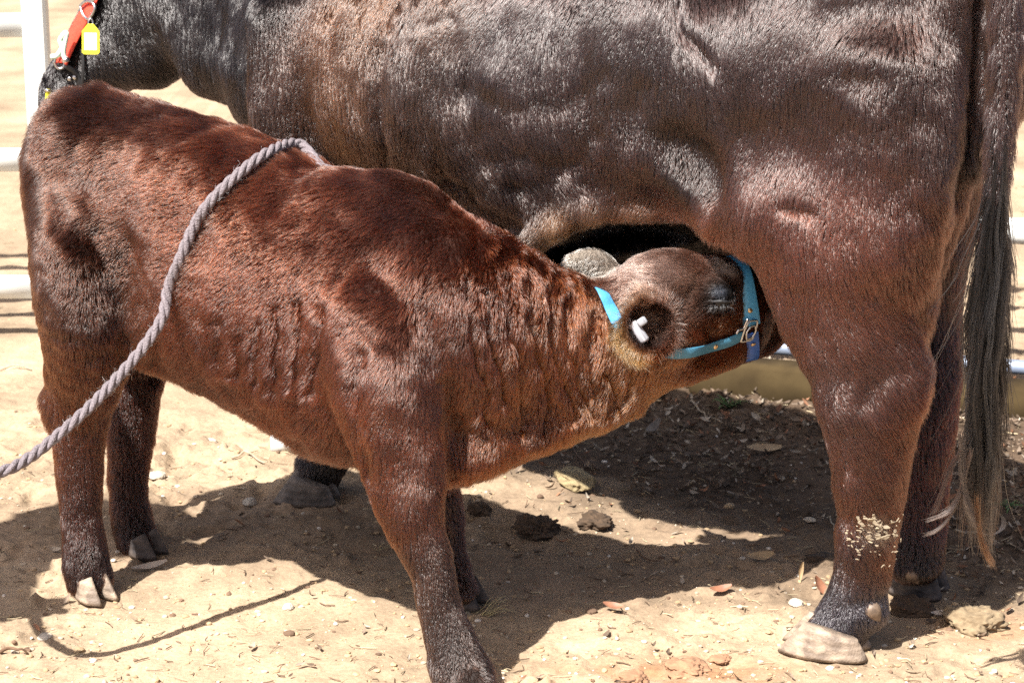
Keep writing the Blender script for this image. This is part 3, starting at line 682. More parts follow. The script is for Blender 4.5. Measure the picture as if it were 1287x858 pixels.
def calf_lift(p):
    C = [(cp(130, 330, 4.0), 1.1, .07), (cp(110, 155, 4.2), 1.0, .05), (cp(250, 330, 3.95), .75, .09), (cp(420, 350, 3.85), .75, .09), (cp(360, 230, 4.0), .6, .06), (cp(620, 330, 3.9), .8, .06), (cp(390, 540, 3.9), .9, .07),
         (cp(150, 420, 4.1), .9, .05), (cp(84, 240, 4.1), .10, .035), (cp(50, 320, 4.15), .12, .05), (cp(75, 400, 4.1), .15, .05), (cp(500, 255, 3.9), .12, .05), (cp(480, 430, 3.72), .12, .08), (cp(540, 500, 3.72), .15, .05), (cp(450, 500, 3.75), .8, .04),
         (cp(515, 610, 3.7), .12, .05), (cp(550, 730, 3.65), .12, .10), (cp(700, 430, 3.88), .4, .10), (cp(850, 350, 4.0), .15, .05), (cp(170, 240, 4.1), .35, .04), (cp(110, 680, 4.1), .25, .08), (cp(570, 240, 3.95), .15, .04), (cp(880, 420, 4.0), .4, .05)]
    return .82*splat(p, .45, C, .1, .04)
def cow_lift(p):
    C = [(cp(862, 198, 3.98), .55, .035), (cp(886, 222, 3.95), .55, .03), (cp(640, 265, 4.17), 1.2, .04), (cp(630, 290, 4.2), 1.1, .06), (cp(560, 250, 4.2), .7, .05), (cp(950, 90, 3.85), .12, .12), (cp(1020, 200, 3.8), .2, .10), (cp(560, 130, 4.25), .15, .09), (cp(690, 70, 4.15), .12, .10), (cp(700, 190, 4.1), .35, .08),
         (cp(760, 220, 4.05), .5, .06), (cp(400, 90, 4.45), .3, .10), (cp(1180, 200, 3.8), .7, .10), (cp(1100, 330, 3.78), .35, .10), (cp(1090, 100, 3.8), .7, .04), (cp(1050, 470, 3.8), .2, .06), (cp(1180, 380, 3.85), 1.0, .06), (cp(1080, 640, 3.8), .3, .08),
         (cp(150, 50, 5.2), .18, .2), (cp(280, 60, 4.9), .15, .15), (cp(790, 268, 4.05), .5, .05), (cp(900, 20, 3.9), .3, .05)]
    return .72*splat(p, .35, C, .1, .04)

# ------------------------------------------------------------------ calf
skin = coat_mesh_mat('hide', k=.7); coat = hair_mat('calf_hair', rough=.20, tip=1.8, ior=1.62); coat2 = hair_mat('cow_hair', rough=.17, tip=1.8, ior=1.72)
horn_pale = horn("pale_horn", (.36, .28, .21), (.17, .13, .10))
horn_grey = horn("grey_horn", (.20, .165, .14), (.09, .075, .065))
horn_dark = horn("dark_horn", (.10, .08, .07), (.035, .03, .03))
cV, cQ, cN = build_calf_surface()
calf = empty('calf', (*G(330, 760)[:2], 0), label='reddish brown woolly calf in a blue halter, stretching its head under the cow', cat='calf')
add('body', (cV, cQ), None, calf) if False else None
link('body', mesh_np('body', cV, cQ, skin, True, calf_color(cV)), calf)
grow('fur', cV, cQ, cN, 460000, seen, calf_len, calf_dir, calf_color, coat, calf, lift=calf_lift, r0=.00030, seed=5, clump=.42, cell=.010, curl=.26, kind='stuff')
for (u, v), m_, f_, L_ in (((122, 752), horn_pale, (.75, -.66), .075), ((187, 696), horn_dark, (.88, -.47), .07), ((604, 886), horn_pale, (.55, -.83), .085), ((590, 758), horn_dark, (.85, -.5), .072)):
    g = G(u, v); hoof(calf, g, f_, L_, .068, .05, m_)
eye_m = principled('eye_wet', (.008, .007, .008), .08); lid_m = principled('eyelid_skin', (.012, .012, .013), .6, bump=.6, nscale=120, noise=(.015, .015, .018))
cbvh = BVHTree.FromPolygons([tuple(v) for v in cV], [tuple(map(int, q)) for q in cQ])
kV, kQ, kN = build_cow_surface()
kbvh = BVHTree.FromPolygons([tuple(v) for v in kV], [tuple(map(int, q)) for q in kQ])
CAMV = np.array([0, 0, CAM_H])
def hit(bvh, u, v, off=0.0):
    d = unit(P(u, v, 4.0)-CAMV); h = bvh.ray_cast(Vector(CAMV), Vector(d))
    if h[0] is None: return None, None
    n = np.array(h[1]); n = n if n@d < 0 else -n
    return np.array(h[0])+n*off, n
def ellipsoid_vf(c, r, R=None, nu=16, nv=10):
    V = []; F = []
    for j in range(nv+1):
        ph = math.pi*j/nv
        for i in range(nu):
            th = 2*math.pi*i/nu; V.append((math.sin(ph)*math.cos(th)*r[0], math.sin(ph)*math.sin(th)*r[1], math.cos(ph)*r[2]))
    for j in range(nv):
        for i in range(nu): F.append((j*nu+i, (j+1)*nu+i, (j+1)*nu+(i+1) % nu, j*nu+(i+1) % nu))
    V = np.array(V); V = V@np.array(R) if R is not None else V
    return V+np.array(c), F
ep, en = hit(cbvh, 906, 381)
R = basis([1, 0, -.1], en)
add('eye', ellipsoid_vf(ep-en*.003, (.014, .008, .010), R), eye_m, calf)
for dy, rx, rz in ((.0075, .019, .005), (-.0080, .017, .0045)):
    c0 = ep+R[1]*dy; pa = np.array([c0+R[0]*x*rx-R[1]*dy*.9*(abs(x)**2)+en*(.004-.006*x*x) for x in np.linspace(-1, 1, 15)])
    add('eyelid', sweep_shape(pa, circ(rz*.8, 10, rz*.6), up=np.tile(en, (15, 1)), scale=np.sin(np.linspace(.25, math.pi-.25, 15))), lid_m, calf)
lash = []
rr = np.random.default_rng(4)
for i in range(36):
    x = rr.uniform(-1, 1); a = ep+R[0]*x*.019+R[1]*(.006*(1-x*x))+en*.009
    d1 = unit(en*.6+R[0]*(.5*x+rr.normal(0, .2))+R[1]*rr.uniform(-.6, .2)); lash.append([a, a+d1*.006, a+d1*.011-R[1]*.003, a+d1*.015-R[1]*.007])
curves_obj('eyelashes', np.array(lash), np.full((36, 1), .0003)*np.array([1, .9, .6, .2]), np.tile([.006, .006, .007], (36, 1)), coat, calf, kind='stuff')

# ------------------------------------------------------------------ cow
cow = empty('cow', (*K(.6, .15, 0)[:2], 0), label='big dark brown cow with black head and neck, suckling the calf', cat='cow')
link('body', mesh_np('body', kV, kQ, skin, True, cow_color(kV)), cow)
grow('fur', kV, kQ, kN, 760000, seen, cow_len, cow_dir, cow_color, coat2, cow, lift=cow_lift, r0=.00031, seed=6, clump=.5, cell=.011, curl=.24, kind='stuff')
g = G(1036, 816); hoof(cow, g, (-1, .28), .165, .11, .060, horn_pale, splay=.02)
g = G(1152, 742); hoof(cow, g, (-.85, .4), .115, .10, .065, horn_dark, splay=.02)
g = G(385, 628); hoof(cow, g, (-.93, .1), .14, .10, .062, horn_grey, splay=.04)
g = K(1.2, .29, 0); hoof(cow, g, A_, .13, .12, .085, horn_grey)
dew_m = principled('dewclaw_horn', (.26, .18, .12), .55, noise=(.10, .07, .05), nscale=60, bump=.4)
def dewclaw(u, v, L=.022, off=.0, m=None, bv=None, ln=(0.55, 0, -.8)):
    p, n = hit(bv or kbvh, u, v); 
    if p is None: return
    R = basis(ln, n); V, F = ellipsoid_vf(p-n*.002, (L, L*.62, L*.5), R)
    k = (V-p)@R[0]; V = p+(V-p-np.outer((V-p)@R[0], R[0]))*(1-.55*np.clip(k/L, -1, 1))[:, None]+np.outer(k, R[0]); add('dewclaw', (V, F), m or dew_m, cow)
dewclaw(1100, 770); dewclaw(1148, 726, .020)
ce = P(122, -14, 5.17)
add('eye', ellipsoid_vf(ce, (.018, .012, .016)), eye_m, cow)
# long hair of the tail
tail_m = hair_mat('tail_hair', rough=.28, tip=1.2, ior=1.5)
tl = smooth_path([P(1268, 20, 3.635), P(1258, 180, 3.63), P(1247, 300, 3.63), P(1240, 400, 3.63), P(1238, 500, 3.63), P(1235, 600, 3.63), P(1230, 700, 3.63)], 40)
def tail_hair(n, seed):
    r = np.random.default_rng(seed); out = []; rad = []; colr = []
    locks = [(r.normal(0, 1), r.normal(0, 1), r.uniform(.0, 1)) for _ in range(70)]
    for i in range(n):
        lx, ly, lph = locks[r.integers(len(locks))]; s0 = r.uniform(0, .55); L = r.uniform(.25, .5)*(1.0 if r.random() < .8 else 1.25); s1 = min(s0+L, .70+.16*abs(lx)+r.uniform(0, .1))
        if r.random() < .12: s1 = r.uniform(.8, .98)
        t = np.linspace(s0, s1, 8); c = np.stack([np.interp(t, np.linspace(0, 1, 40), tl[:, k]) for k in range(3)], 1)
        wid = .012+.010*np.clip((t-.12)/.4, 0, 1)*np.where(t > .55, 1-(t-.55)*1.7, 1)
        k = np.linspace(.35, 1, 8); ang = r.uniform(0, 6.28); ri = r.random()**.5
        ox = (lx*.60+.15*math.cos(ang)*ri)*wid*k+.007*np.sin(t*9+lph*6)*k
        oy = (ly*.60+.15*math.sin(ang)*ri)*wid*k
        c[:, 0] += ox+.0065*np.sin(t*17+lph*40)*k+.0025*np.sin(t*43+lph*90)*k+r.normal(0, .0012, 8).cumsum()*.5; c[:, 1] += oy; c[:, 2] -= 0
        if r.random() < .03: c[:, 0] += np.linspace(0, 1, 8)**2*r.normal(-.02, .035)
        out.append(c); rad.append(.00042*np.array([1, 1, 1, 1, .95, .9, .7, .3])*r.uniform(.7, 1.3))
        base = np.array([.0045, .004, .0042])*(.5+.6*lph) if lph < .85 else np.array([.016, .0155, .0165])
        if s1 > .86: base = np.array([.012, .0075, .006]) if lph < .5 else np.array([.010, .009, .009])
        colr.append(base*r.uniform(.6, 1.4))
    return np.array(out), np.array(rad), np.array(colr)
pt, ra, co = tail_hair(3600, 3)
curves_obj('tail_hair', pt, ra, co, tail_m, cow, kind='stuff')
def wisp(name, path, n, spread, colr, seed, r0=.00032):
    r = np.random.default_rng(seed); pa = smooth_path(path, 9); out = []
    for i in range(n):
        a, b = r.uniform(0, .3), r.uniform(.7, 1); t = np.linspace(a, b, 7)
        c = np.stack([np.interp(t, np.linspace(0, 1, 9), pa[:, k]) for k in range(3)], 1); o = r.normal(0, spread, 3)
        out.append(c+o*(.5+.8*np.abs(np.linspace(-.6, 1, 7)))[:, None])
    return curves_obj(name, np.array(out), np.full((n, 1), r0)*np.array([1, 1, 1, .9, .8, .6, .25]), np.array(colr)*.11*r.uniform(.6, 1.4, (n, 1)), tail_m, cow, kind='stuff')
wisp('tail_lock', [P(1222, 560, 3.6), P(1212, 600, 3.6), P(1196, 640, 3.6), P(1162, 655, 3.6)], 90, .0022, (.24, .17, .15), 1)
wisp('tail_lock', [P(1215, 600, 3.6), P(1200, 640, 3.6), P(1180, 665, 3.6), P(1160, 672, 3.6)], 50, .0018, (.22, .15, .13), 2)
wisp('tail_lock', [P(1208, 560, 3.6), P(1190, 600, 3.6), P(1178, 635, 3.6), P(1172, 648, 3.6)], 50, .002, (.15, .09, .08), 3)
wisp('tail_lock', [P(1228, 620, 3.6), P(1230, 660, 3.6), P(1238, 690, 3.6), P(1250, 716, 3.6)], 140, .0028, (.36, .17, .09), 4)
wisp('tail_lock', [P(1243, 600, 3.62), P(1244, 640, 3.62), P(1245, 670, 3.62), P(1246, 685, 3.62)], 60, .0018, (.30, .24, .22), 5)
wisp('tail_lock', [P(1208, 540, 3.6), P(1210, 600, 3.6), P(1218, 640, 3.6), P(1232, 668, 3.6)], 120, .003, (.30, .25, .24), 6)

# dried mud flakes stuck to the hair of the near hind leg
mud_m = principled('dried_mud', (.33, .275, .19), .95, noise=(.22, .17, .12), nscale=90, bump=.7)
rr = np.random.default_rng(12)
for i in range(90):
    big = i < 18
    u, v = (rr.uniform(1082, 1120), rr.uniform(643, 672)) if big else (rr.uniform(1068, 1126), rr.uniform(640, 706))
    q, n = hit(kbvh, u, v, .014)
    if q is None: continue
    R = basis((rr.normal(.9, .3), 0, rr.normal(-.1, .3)), n+rr.normal(0, .3, 3)); k = rr.integers(5, 8); a0 = rr.uniform(0, 6)
    s_ = rr.uniform(.0035, .007) if big else rr.uniform(.0013, .0035)
    ring = [np.array([math.cos(a0+2*math.pi*j/k)*s_*rr.uniform(.7, 1.9), math.sin(a0+2*math.pi*j/k)*s_*rr.uniform(.25, .8)]) for j in range(k)]
    V = np.array([[x, y, 0] for x, y in ring]+[[x*.9, y*.9, .0012] for x, y in ring])@R+q
    add('mud_flake', (V, [tuple(range(k))[::-1], tuple(range(k, 2*k))]+[(j, (j+1) % k, k+(j+1) % k, k+j) for j in range(k)]), mud_m, cow, smooth=False)
# ------------------------------------------------------------------ ground
def axis(lo, hi, h, far):
    core = np.arange(lo, hi, h); out = []; d = h
    x = hi
    up = []
    while x < far: up.append(x); d *= 1.18; x += d
    x = lo; d = h; dn = []
    while x > -far: d *= 1.18; x -= d; dn.append(x)
    return np.array(dn[::-1]+list(core)+up)
gx = axis(-1.7, 2.0, .008, 600); gy = axis(3.0, 6.9, .008, 600)
GX, GY = np.meshgrid(gx, gy, indexing='ij'); gp = np.stack([GX, GY, 0*GX], -1).reshape(-1, 3)
near = np.exp(-(((gp[:, 0]-.1)/9)**2+((gp[:, 1]-5)/9)**2)**2)
def ground_z(p):
    p = np.asarray(p, float)*np.array([1, 1, 0]); a = fbm(p, .45, 2, 300)*.006+fbm(p, .09, 3, 310)*.0045
    rough = np.clip(.5+.9*fbm(p, .5, 2, 320), .12, 1.3)
    b = np.maximum(vnoise(p, .030, 330), 0)**1.5*.010+np.maximum(vnoise(p+3.3, .016, 340)-.1, 0)*.006-np.maximum(vnoise(p, .045, 350)-.35, 0)*.018
    return a+b*rough*1.5-.003
gz = ground_z(gp)*near; gp[:, 2] = gz
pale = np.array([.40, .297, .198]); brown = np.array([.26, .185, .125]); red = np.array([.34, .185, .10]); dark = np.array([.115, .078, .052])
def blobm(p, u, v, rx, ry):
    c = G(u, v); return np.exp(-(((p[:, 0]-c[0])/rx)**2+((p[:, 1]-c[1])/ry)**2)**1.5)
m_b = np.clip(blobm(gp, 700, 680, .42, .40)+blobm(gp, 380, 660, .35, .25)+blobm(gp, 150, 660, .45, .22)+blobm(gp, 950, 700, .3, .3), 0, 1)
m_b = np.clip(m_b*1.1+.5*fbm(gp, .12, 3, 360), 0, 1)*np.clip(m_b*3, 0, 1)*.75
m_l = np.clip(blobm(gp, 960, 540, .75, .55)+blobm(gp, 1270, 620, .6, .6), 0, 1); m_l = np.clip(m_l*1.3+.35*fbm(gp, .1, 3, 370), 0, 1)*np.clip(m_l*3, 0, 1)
m_r = np.clip(blobm(gp, 850, 850, .22, .1)+blobm(gp, 1240, 790, .15, .1)*.6+np.clip(fbm(gp, .4, 2, 380)-.75, 0, 1)*.6, 0, 1)*np.clip(.7+fbm(gp, .04, 2, 385), 0, 1)
gc = pale*(1+.10*fbm(gp, .25, 3, 390)[:, None]+.07*fbm(gp, .03, 2, 395)[:, None])
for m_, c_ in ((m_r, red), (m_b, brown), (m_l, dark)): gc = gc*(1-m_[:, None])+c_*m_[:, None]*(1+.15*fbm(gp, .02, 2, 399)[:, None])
nx_, ny_ = len(gx), len(gy); ii = (np.arange(nx_-1)[:, None]*ny_+np.arange(ny_-1)[None]).ravel()
gq = np.stack([ii, ii+ny_, ii+ny_+1, ii+1], 1)
gm, nt, out = mat('trampled_dirt'); b_ = nt.nodes.new('ShaderNodeBsdfPrincipled'); nt.links.new(b_.outputs[0], out.inputs[0])
b_.inputs['Roughness'].default_value = .95; b_.inputs['Specular IOR Level'].default_value = .15
at_ = nt.nodes.new('ShaderNodeAttribute'); at_.attribute_name = 'coat'; tc_ = nt.nodes.new('ShaderNodeTexCoord')
n1 = nt.nodes.new('ShaderNodeTexNoise'); n1.inputs['Scale'].default_value = 130; n1.inputs['Detail'].default_value = 8; n1.inputs['Roughness'].default_value = .7
n2 = nt.nodes.new('ShaderNodeTexVoronoi'); n2.inputs['Scale'].default_value = 70
nt.links.new(tc_.outputs['Object'], n1.inputs['Vector']); nt.links.new(tc_.outputs['Object'], n2.inputs['Vector'])
rp = nt.nodes.new('ShaderNodeMapRange'); rp.inputs['From Min'].default_value = .25; rp.inputs['From Max'].default_value = .75; rp.inputs['To Min'].default_value = .68; rp.inputs['To Max'].default_value = 1.25
n3 = nt.nodes.new('ShaderNodeTexNoise'); n3.inputs['Scale'].default_value = 2.6; n3.inputs['Detail'].default_value = 7; n3.inputs['Roughness'].default_value = .65
nt.links.new(tc_.outputs['Object'], n3.inputs['Vector']); r3 = nt.nodes.new('ShaderNodeMapRange'); r3.inputs['From Min'].default_value = .3; r3.inputs['From Max'].default_value = .62; r3.inputs['To Min'].default_value = .55; r3.inputs['To Max'].default_value = 1.08
nt.links.new(n3.outputs[0], r3.inputs['Value']); m3 = nt.nodes.new('ShaderNodeMath'); m3.operation = 'MULTIPLY'; nt.links.new(rp.outputs[0], m3.inputs[0]); nt.links.new(r3.outputs[0], m3.inputs[1])
nt.links.new(n1.outputs[0], rp.inputs['Value']); sc_n = nt.nodes.new('ShaderNodeVectorMath'); sc_n.operation = 'SCALE'
nt.links.new(at_.outputs['Color'], sc_n.inputs[0]); nt.links.new(m3.outputs[0], sc_n.inputs['Scale']); nt.links.new(sc_n.outputs[0], b_.inputs['Base Color'])
ad = nt.nodes.new('ShaderNodeMath'); ad.operation = 'MULTIPLY_ADD'; ad.inputs[1].default_value = -.5
nt.links.new(n2.outputs['Distance'], ad.inputs[0]); nt.links.new(n1.outputs[0], ad.inputs[2])
bp_ = nt.nodes.new('ShaderNodeBump'); bp_.inputs['Strength'].default_value = .55; bp_.inputs['Distance'].default_value = .006
nt.links.new(ad.outputs[0], bp_.inputs['Height']); nt.links.new(bp_.outputs[0], b_.inputs['Normal'])
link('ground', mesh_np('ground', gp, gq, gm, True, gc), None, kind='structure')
def gh(x, y): return float(ground_z(np.array([[x, y, 0.]]))[0])

# ------------------------------------------------------------------ yard fence: six-rail steel panels
steel = principled('pale_painted_steel', (.70, .72, .70), .42, noise=(.55, .56, .54), nscale=7, bump=.12)
steel_b = principled('galvanised_steel', (.24, .31, .46), .35, metal=.35, noise=(.33, .37, .44), nscale=12)
timber = principled('weathered_timber', (.075, .052, .024), .95, spec=.1, noise=(.03, .02, .01), nscale=7, bump=.8)  # tone lowered to stand in for the cow's shadow on the beam
def rail_vf(a, b, h=.064, w=.040):
    a, b = np.array(a, float), np.array(b, float); n = 12
    pa = np.array([a+(b-a)*t for t in np.linspace(0, 1, n)])
    return sweep_shape(pa, circ(w/2, 14, h/2))
def fence_panel(x0, y0, x1, y1, zs, label, posts, mats=None, group='yard fence panels', post_h=2.0):
    o = empty('fence_panel', (x0, y0, 0), label=label, cat='fence', group=group)
    for i, z in enumerate(zs):
        add('rail', rail_vf((x0, y0, z), (x1, y1, z), *((.036, .036) if mats and i in mats else (.064, .040))), (mats or {}).get(i, steel), o)
    for t in posts:
        px, py = x0+(x1-x0)*t, y0+(y1-y0)*t
        R = basis((x1-x0, y1-y0, 0), (0, 0, 1))
        po = add('post', box_vf((px, py-.0, post_h/2-.05), (.062, .062, post_h), R, .12), steel, o, smooth=False)
        add('post_cap', box_vf((px, py, post_h-.045), (.07, .07, .012), R, .2), steel_b, po)
    return o
# rails end 2 cm inside the post faces
zl = [.144, .488, .842, 1.19, 1.54, 1.90]
xp = P(54, 200, 6.0)[0]
fence_panel(xp-2.6, 5.93, xp, 6.0, zl, 'pale six-rail steel yard panel ending at a square post behind the calf\'s rump', [1.0, .04], group=None)
zr = [.095, .43, .79, 1.15, 1.50, 1.86]
a_, b_2 = P(868, 430, 5.62), P(1700, 430, 5.15)
fence_panel(a_[0], a_[1], b_2[0], b_2[1], zr, 'steel yard panel behind the cow\'s tail, its lowest blue-grey rail above a timber sleeper', [0, 1.0], {0: steel_b}, group=None)
sl = empty('timber_sleeper', (a_[0], a_[1]+.07, 0), label='weathered brown timber sleeper lying under the blue-grey bottom rail', cat='sleeper')
d_ = unit(np.array([b_2[0]-a_[0], b_2[1]-a_[1], 0])); Rs = basis(d_, (0, 0, 1)); Ls = np.linalg.norm((b_2-a_)[:2])
add('beam', box_vf(((a_[0]+b_2[0])/2+.0, (a_[1]+b_2[1])/2-.07, .018), (Ls, .09, .115), Rs, .12), timber, sl)
# short pipe end on the ground behind the cow's fore hoof
pc = G(338, 578); pth = np.array([[pc[0]+x, pc[1]+.06+.02*x, .026] for x in np.linspace(-.0, .16, 6)])
pe = empty('pipe_end', (pc[0], pc[1], 0), label='short whitish pipe end lying on the dirt behind the cow\'s fore hoof', cat='pipe')
vo, fo = sweep_shape(pth, circ(.027, 20), capends=False); vi, fi = sweep_shape(pth, circ(.022, 20), capends=False)
n0 = len(vo); ring = [(a, (a+1) % 20, n0+(a+1) % 20, n0+a) for a in range(20)]+[(n0-20+a, n0+len(vi)-20+a, n0+len(vi)-20+(a+1) % 20, n0-20+(a+1) % 20) for a in range(20)]
add('tube', (np.vstack([vo, vi]), fo+[tuple(i+n0 for i in f[::-1]) for f in fi]+ring), steel, pe)

# ------------------------------------------------------------------ rope lead of the calf
fib = principled('rope_fibre', (.22, .185, .20), .8, noise=(.13, .11, .118), nscale=300, bump=.9)
pts = [P(845, 440, 4.09), P(770, 420, 4.11), P(680, 405, 4.09), P(570, 360, 4.10), P(480, 268, 4.13), P(432, 222, 4.06)]
for u, v in ((404, 204), (370, 193), (335, 204), (300, 229), (270, 259), (250, 288), (236, 326), (222, 360)):
    h_, n_ = hit(cbvh, u, v, .019)
    if h_ is not None: pts.append(h_)
    else: pts.append(P(u, v+6, pts[-1][1]-.02))
dl = pts[-1][1]
for u, v, dd in ((204, 398, .025), (180, 436, .06), (150, 472, .10), (112, 512, .15), (70, 549, .20), (34, 577, .24), (0, 593, .275)): pts.append(P(u, v, dl-dd))
HAND = np.array([-1.24, 3.60, .80])
pts += [np.array([-.94, pts[-1][1]-.03, .385]), np.array([-1.06, 3.66, .47]), HAND, HAND+np.array([-.03, .02, .06]), HAND+np.array([-.10, .03, -.02]), HAND+np.array([-.11, .04, -.25]), HAND+np.array([-.06, .05, -.38]), HAND+np.array([-.10, .03, -.30])]
rp_ = smooth_path(pts, 900)
seg_ = np.concatenate([[0], np.cumsum(np.linalg.norm(np.diff(rp_, axis=0), axis=1))])
tt = np.arange(0, seg_[-1], .0045); rp_ = np.stack([np.interp(tt, seg_, rp_[:, k]) for k in range(3)], 1)
rope = empty('rope', tuple(HAND*np.array([1, 1, 0])), label='thick grey twisted rope lead running over the calf\'s back to the left', cat='rope')
T_ = unit(np.gradient(rp_, axis=0)); up_ = np.zeros_like(rp_); u0 = np.array([0, 0, 1.])
for i in range(len(rp_)):                                   # parallel transport
    u0 = unit(u0-(u0@T_[i])*T_[i]); up_[i] = u0
S_ = np.cross(T_, up_)
for k in range(3):
    ph = tt/.072*2*math.pi+k*2*math.pi/3+.35*np.sin(tt*11)+.2*np.sin(tt*29); wob = 1+.05*np.sin(tt*37+k)+.05*np.sin(tt*91+2*k)
    hp = rp_+(np.cos(ph)[:, None]*S_+np.sin(ph)[:, None]*up_)*(.0052*wob)[:, None]
    add('strand', sweep_shape(hp, circ(.0053, 9), up=up_), fib, rope)
rr = np.random.default_rng(8); fz = []
for i in range(900):
    j = rr.integers(60, len(rp_)-2); a = rp_[j]; o_ = unit(rr.normal(0, 1, 3)); o_ = unit(o_-(o_@T_[j])*T_[j])
    p0_ = a+o_*.0095; d0_ = unit(o_*.7+T_[j]*rr.normal(0, 1)); fz.append([p0_, p0_+d0_*.003, p0_+d0_*.006+rr.normal(0, .001, 3), p0_+d0_*.008+rr.normal(0, .0025, 3)])
curves_obj('fuzz', np.array(fz), np.full((900, 1), .00018)*np.ones((1, 4)), np.tile([.3, .26, .27], (900, 1)), coat, rope, kind='stuff')

# ------------------------------------------------------------------ halters and tags
web = principled('sky_blue_webbing', (.075, .34, .62), .42, noise=(.06, .28, .53), nscale=200, bump=.25)
web2 = principled('teal_blue_webbing', (.05, .20, .32), .5, noise=(.04, .16, .26), nscale=200, bump=.25)
web3 = principled('royal_blue_webbing', (.03, .11, .42), .42, noise=(.025, .09, .34), nscale=200, bump=.25)
brass = principled('brass', (.62, .45, .26), .3, metal=.9); nickel = principled('nickel', (.55, .55, .56), .28, metal=1.0)
def strap(name, pts, nrm, w, m, parent, th=.0028, n=None, close=False):
    n = n or max(12, len(pts)*4); pa = smooth_path(pts, n) if not close else np.array(pts)
    up = unit(smooth_path(nrm, n)) if not close else np.array(nrm)
    return add(name, sweep_shape(pa, rrect(w, th, .3), up=up, close=close), m, parent)
def on_head(uvs, off=.006, D=None):
    P_, N_ = [], []
    for i, q in enumerate(uvs):
        if len(q) == 3: P_.append(P(*q)); N_.append(unit(CAMV-P_[-1])); continue
        h_, n_ = hit(cbvh, *q, off); P_.append(h_); N_.append(n_)
    return P_, N_
hal = empty('halter', tuple(P(870, 400, 4.1)), label='bright blue webbing halter with brass rivets on the suckling calf\'s head', cat='halter')
# neck strap from behind the far ear, under the near ear, to the cheek ring
def sm_n(N_): 
    N_ = np.array(N_); 
    for _ in range(3): N_[1:-1] = unit(N_[:-2]+N_[1:-1]*2+N_[2:])
    return list(N_)
P1, N1 = on_head([(754, 369), (765, 388), (776, 405)], .008)
b0 = P1[0]; far_side = [P(752, 452, 4.16), P(744, 400, 4.20), P(742, 362, 4.14), P(746, 360, 4.05)]
P2, N2 = on_head([(848, 441), (872, 439), (896, 433), (916, 426), (930, 419)], .008)
gap_ = [P1[-1]+(P2[0]-P1[-1])*t+np.array([0, -.004, -.012*math.sin(math.pi*t)]) for t in (.33, .66)]
strap('neck_strap', far_side[2:]+P1, [np.array([0, .6, .8]), np.array([0, -.3, 1.])]+N1, .022, web, hal)
strap('cheek_strap', [P1[-1]]+gap_+P2, sm_n([N1[-1], N1[-1], N2[0]]+N2), .021, web2, hal)
# noseband loop round the face
hd = unit(np.array([.95, .16, .20])); c0 = P(931, 388, 4.08)
e1 = unit(np.cross(hd, [0, 1, 0])); e1 = e1 if e1[2] > 0 else -e1; e2 = np.cross(hd, e1)
loop = []; nl = []
for a in np.linspace(0, 2*math.pi, 72, endpoint=False):
    d = e1*math.cos(a)+e2*math.sin(a); h_ = cbvh.ray_cast(Vector(c0+d*.2), Vector(-d), .2)
    loop.append(np.array(h_[0])+d*.005 if h_[0] else c0+d*.06); nl.append(d)
loop = np.array(loop); 
for _ in range(4): loop = (np.roll(loop, 1, 0)+loop*2+np.roll(loop, -1, 0))/4
lu, lv, lz = proj(loop)
front = (np.array(nl)@unit(CAMV-c0)) > -.2
ic = int(np.argmin(np.where(front, np.abs(lv-412), 1e9)))       # where the ring sits on the near cheek
rot = [(ic+k) % 72 for k in range(72)]
loop = loop[rot]; nl = np.array(nl)[rot]; lv = lv[rot]
if lv[3] > lv[0]: loop = np.roll(loop[::-1], 1, 0); nl = np.roll(nl[::-1], 1, 0)
strap('noseband', list(loop[1:40:3]), list(nl[1:40:3]), .033, web, hal, n=50, th=.0035)
strap('chin_strap', list(loop[39:70:3])+[loop[70]], list(nl[39:70:3])+[nl[70]], .024, web3, hal, n=40)
def wire(name, pts, r, m, parent, close=False):
    pa = smooth_path(list(pts)+[pts[0]], len(pts)*5+1)[:-1] if close else smooth_path(pts, len(pts)*5)
    up = np.tile(unit(CAMV-pa[0]), (len(pa), 1))
    return add(name, sweep_shape(pa, circ(r, 8), up=up, close=close), m, parent)
rp0, rn0 = hit(cbvh, 936, 414, .010)
X_ = unit(np.cross([0, 0, 1.], rn0)); X_ = X_ if X_[0] > 0 else -X_; Y_ = np.cross(rn0, X_); Y_ = Y_ if Y_[2] > 0 else -Y_
def rq(x, y, z=0): return rp0+(X_*x+Y_*y)*.00142+rn0*z
wire('ring', [rq(-9, -12), rq(-5, -13), rq(8, -12), rq(11, -6), rq(12, 5), rq(11, 14), rq(4, 16), rq(-3, 15), rq(-7, 5)], .0022, nickel, hal, True)
wire('ring', [rq(-1, -10, .002), rq(7, -8, .002), rq(11, 0, .002), rq(8, 8, .002), rq(1, 8, .002), rq(-4, 0, .002)], .0018, nickel, hal, True)
wire('hook', [rq(-6, 20), rq(-8, 13), rq(-10, 7), rq(-17, 6), rq(-20, 1)], .0024, nickel, hal)
def rivet(q, n_): add('rivet', disc_vf(q, n_, .0048, .0022), brass, hal)
i_ = 5
u_, v_, _ = proj(loop); k1 = int(np.argmin(np.abs(v_[:20]-390))); rivet(loop[k1]+nl[k1]*.0016, nl[k1]); 
rivet(P2[2]+N2[2]*.0018, N2[2]); k2 = 66; rivet(loop[k2]+nl[k2]*.0016, nl[k2])

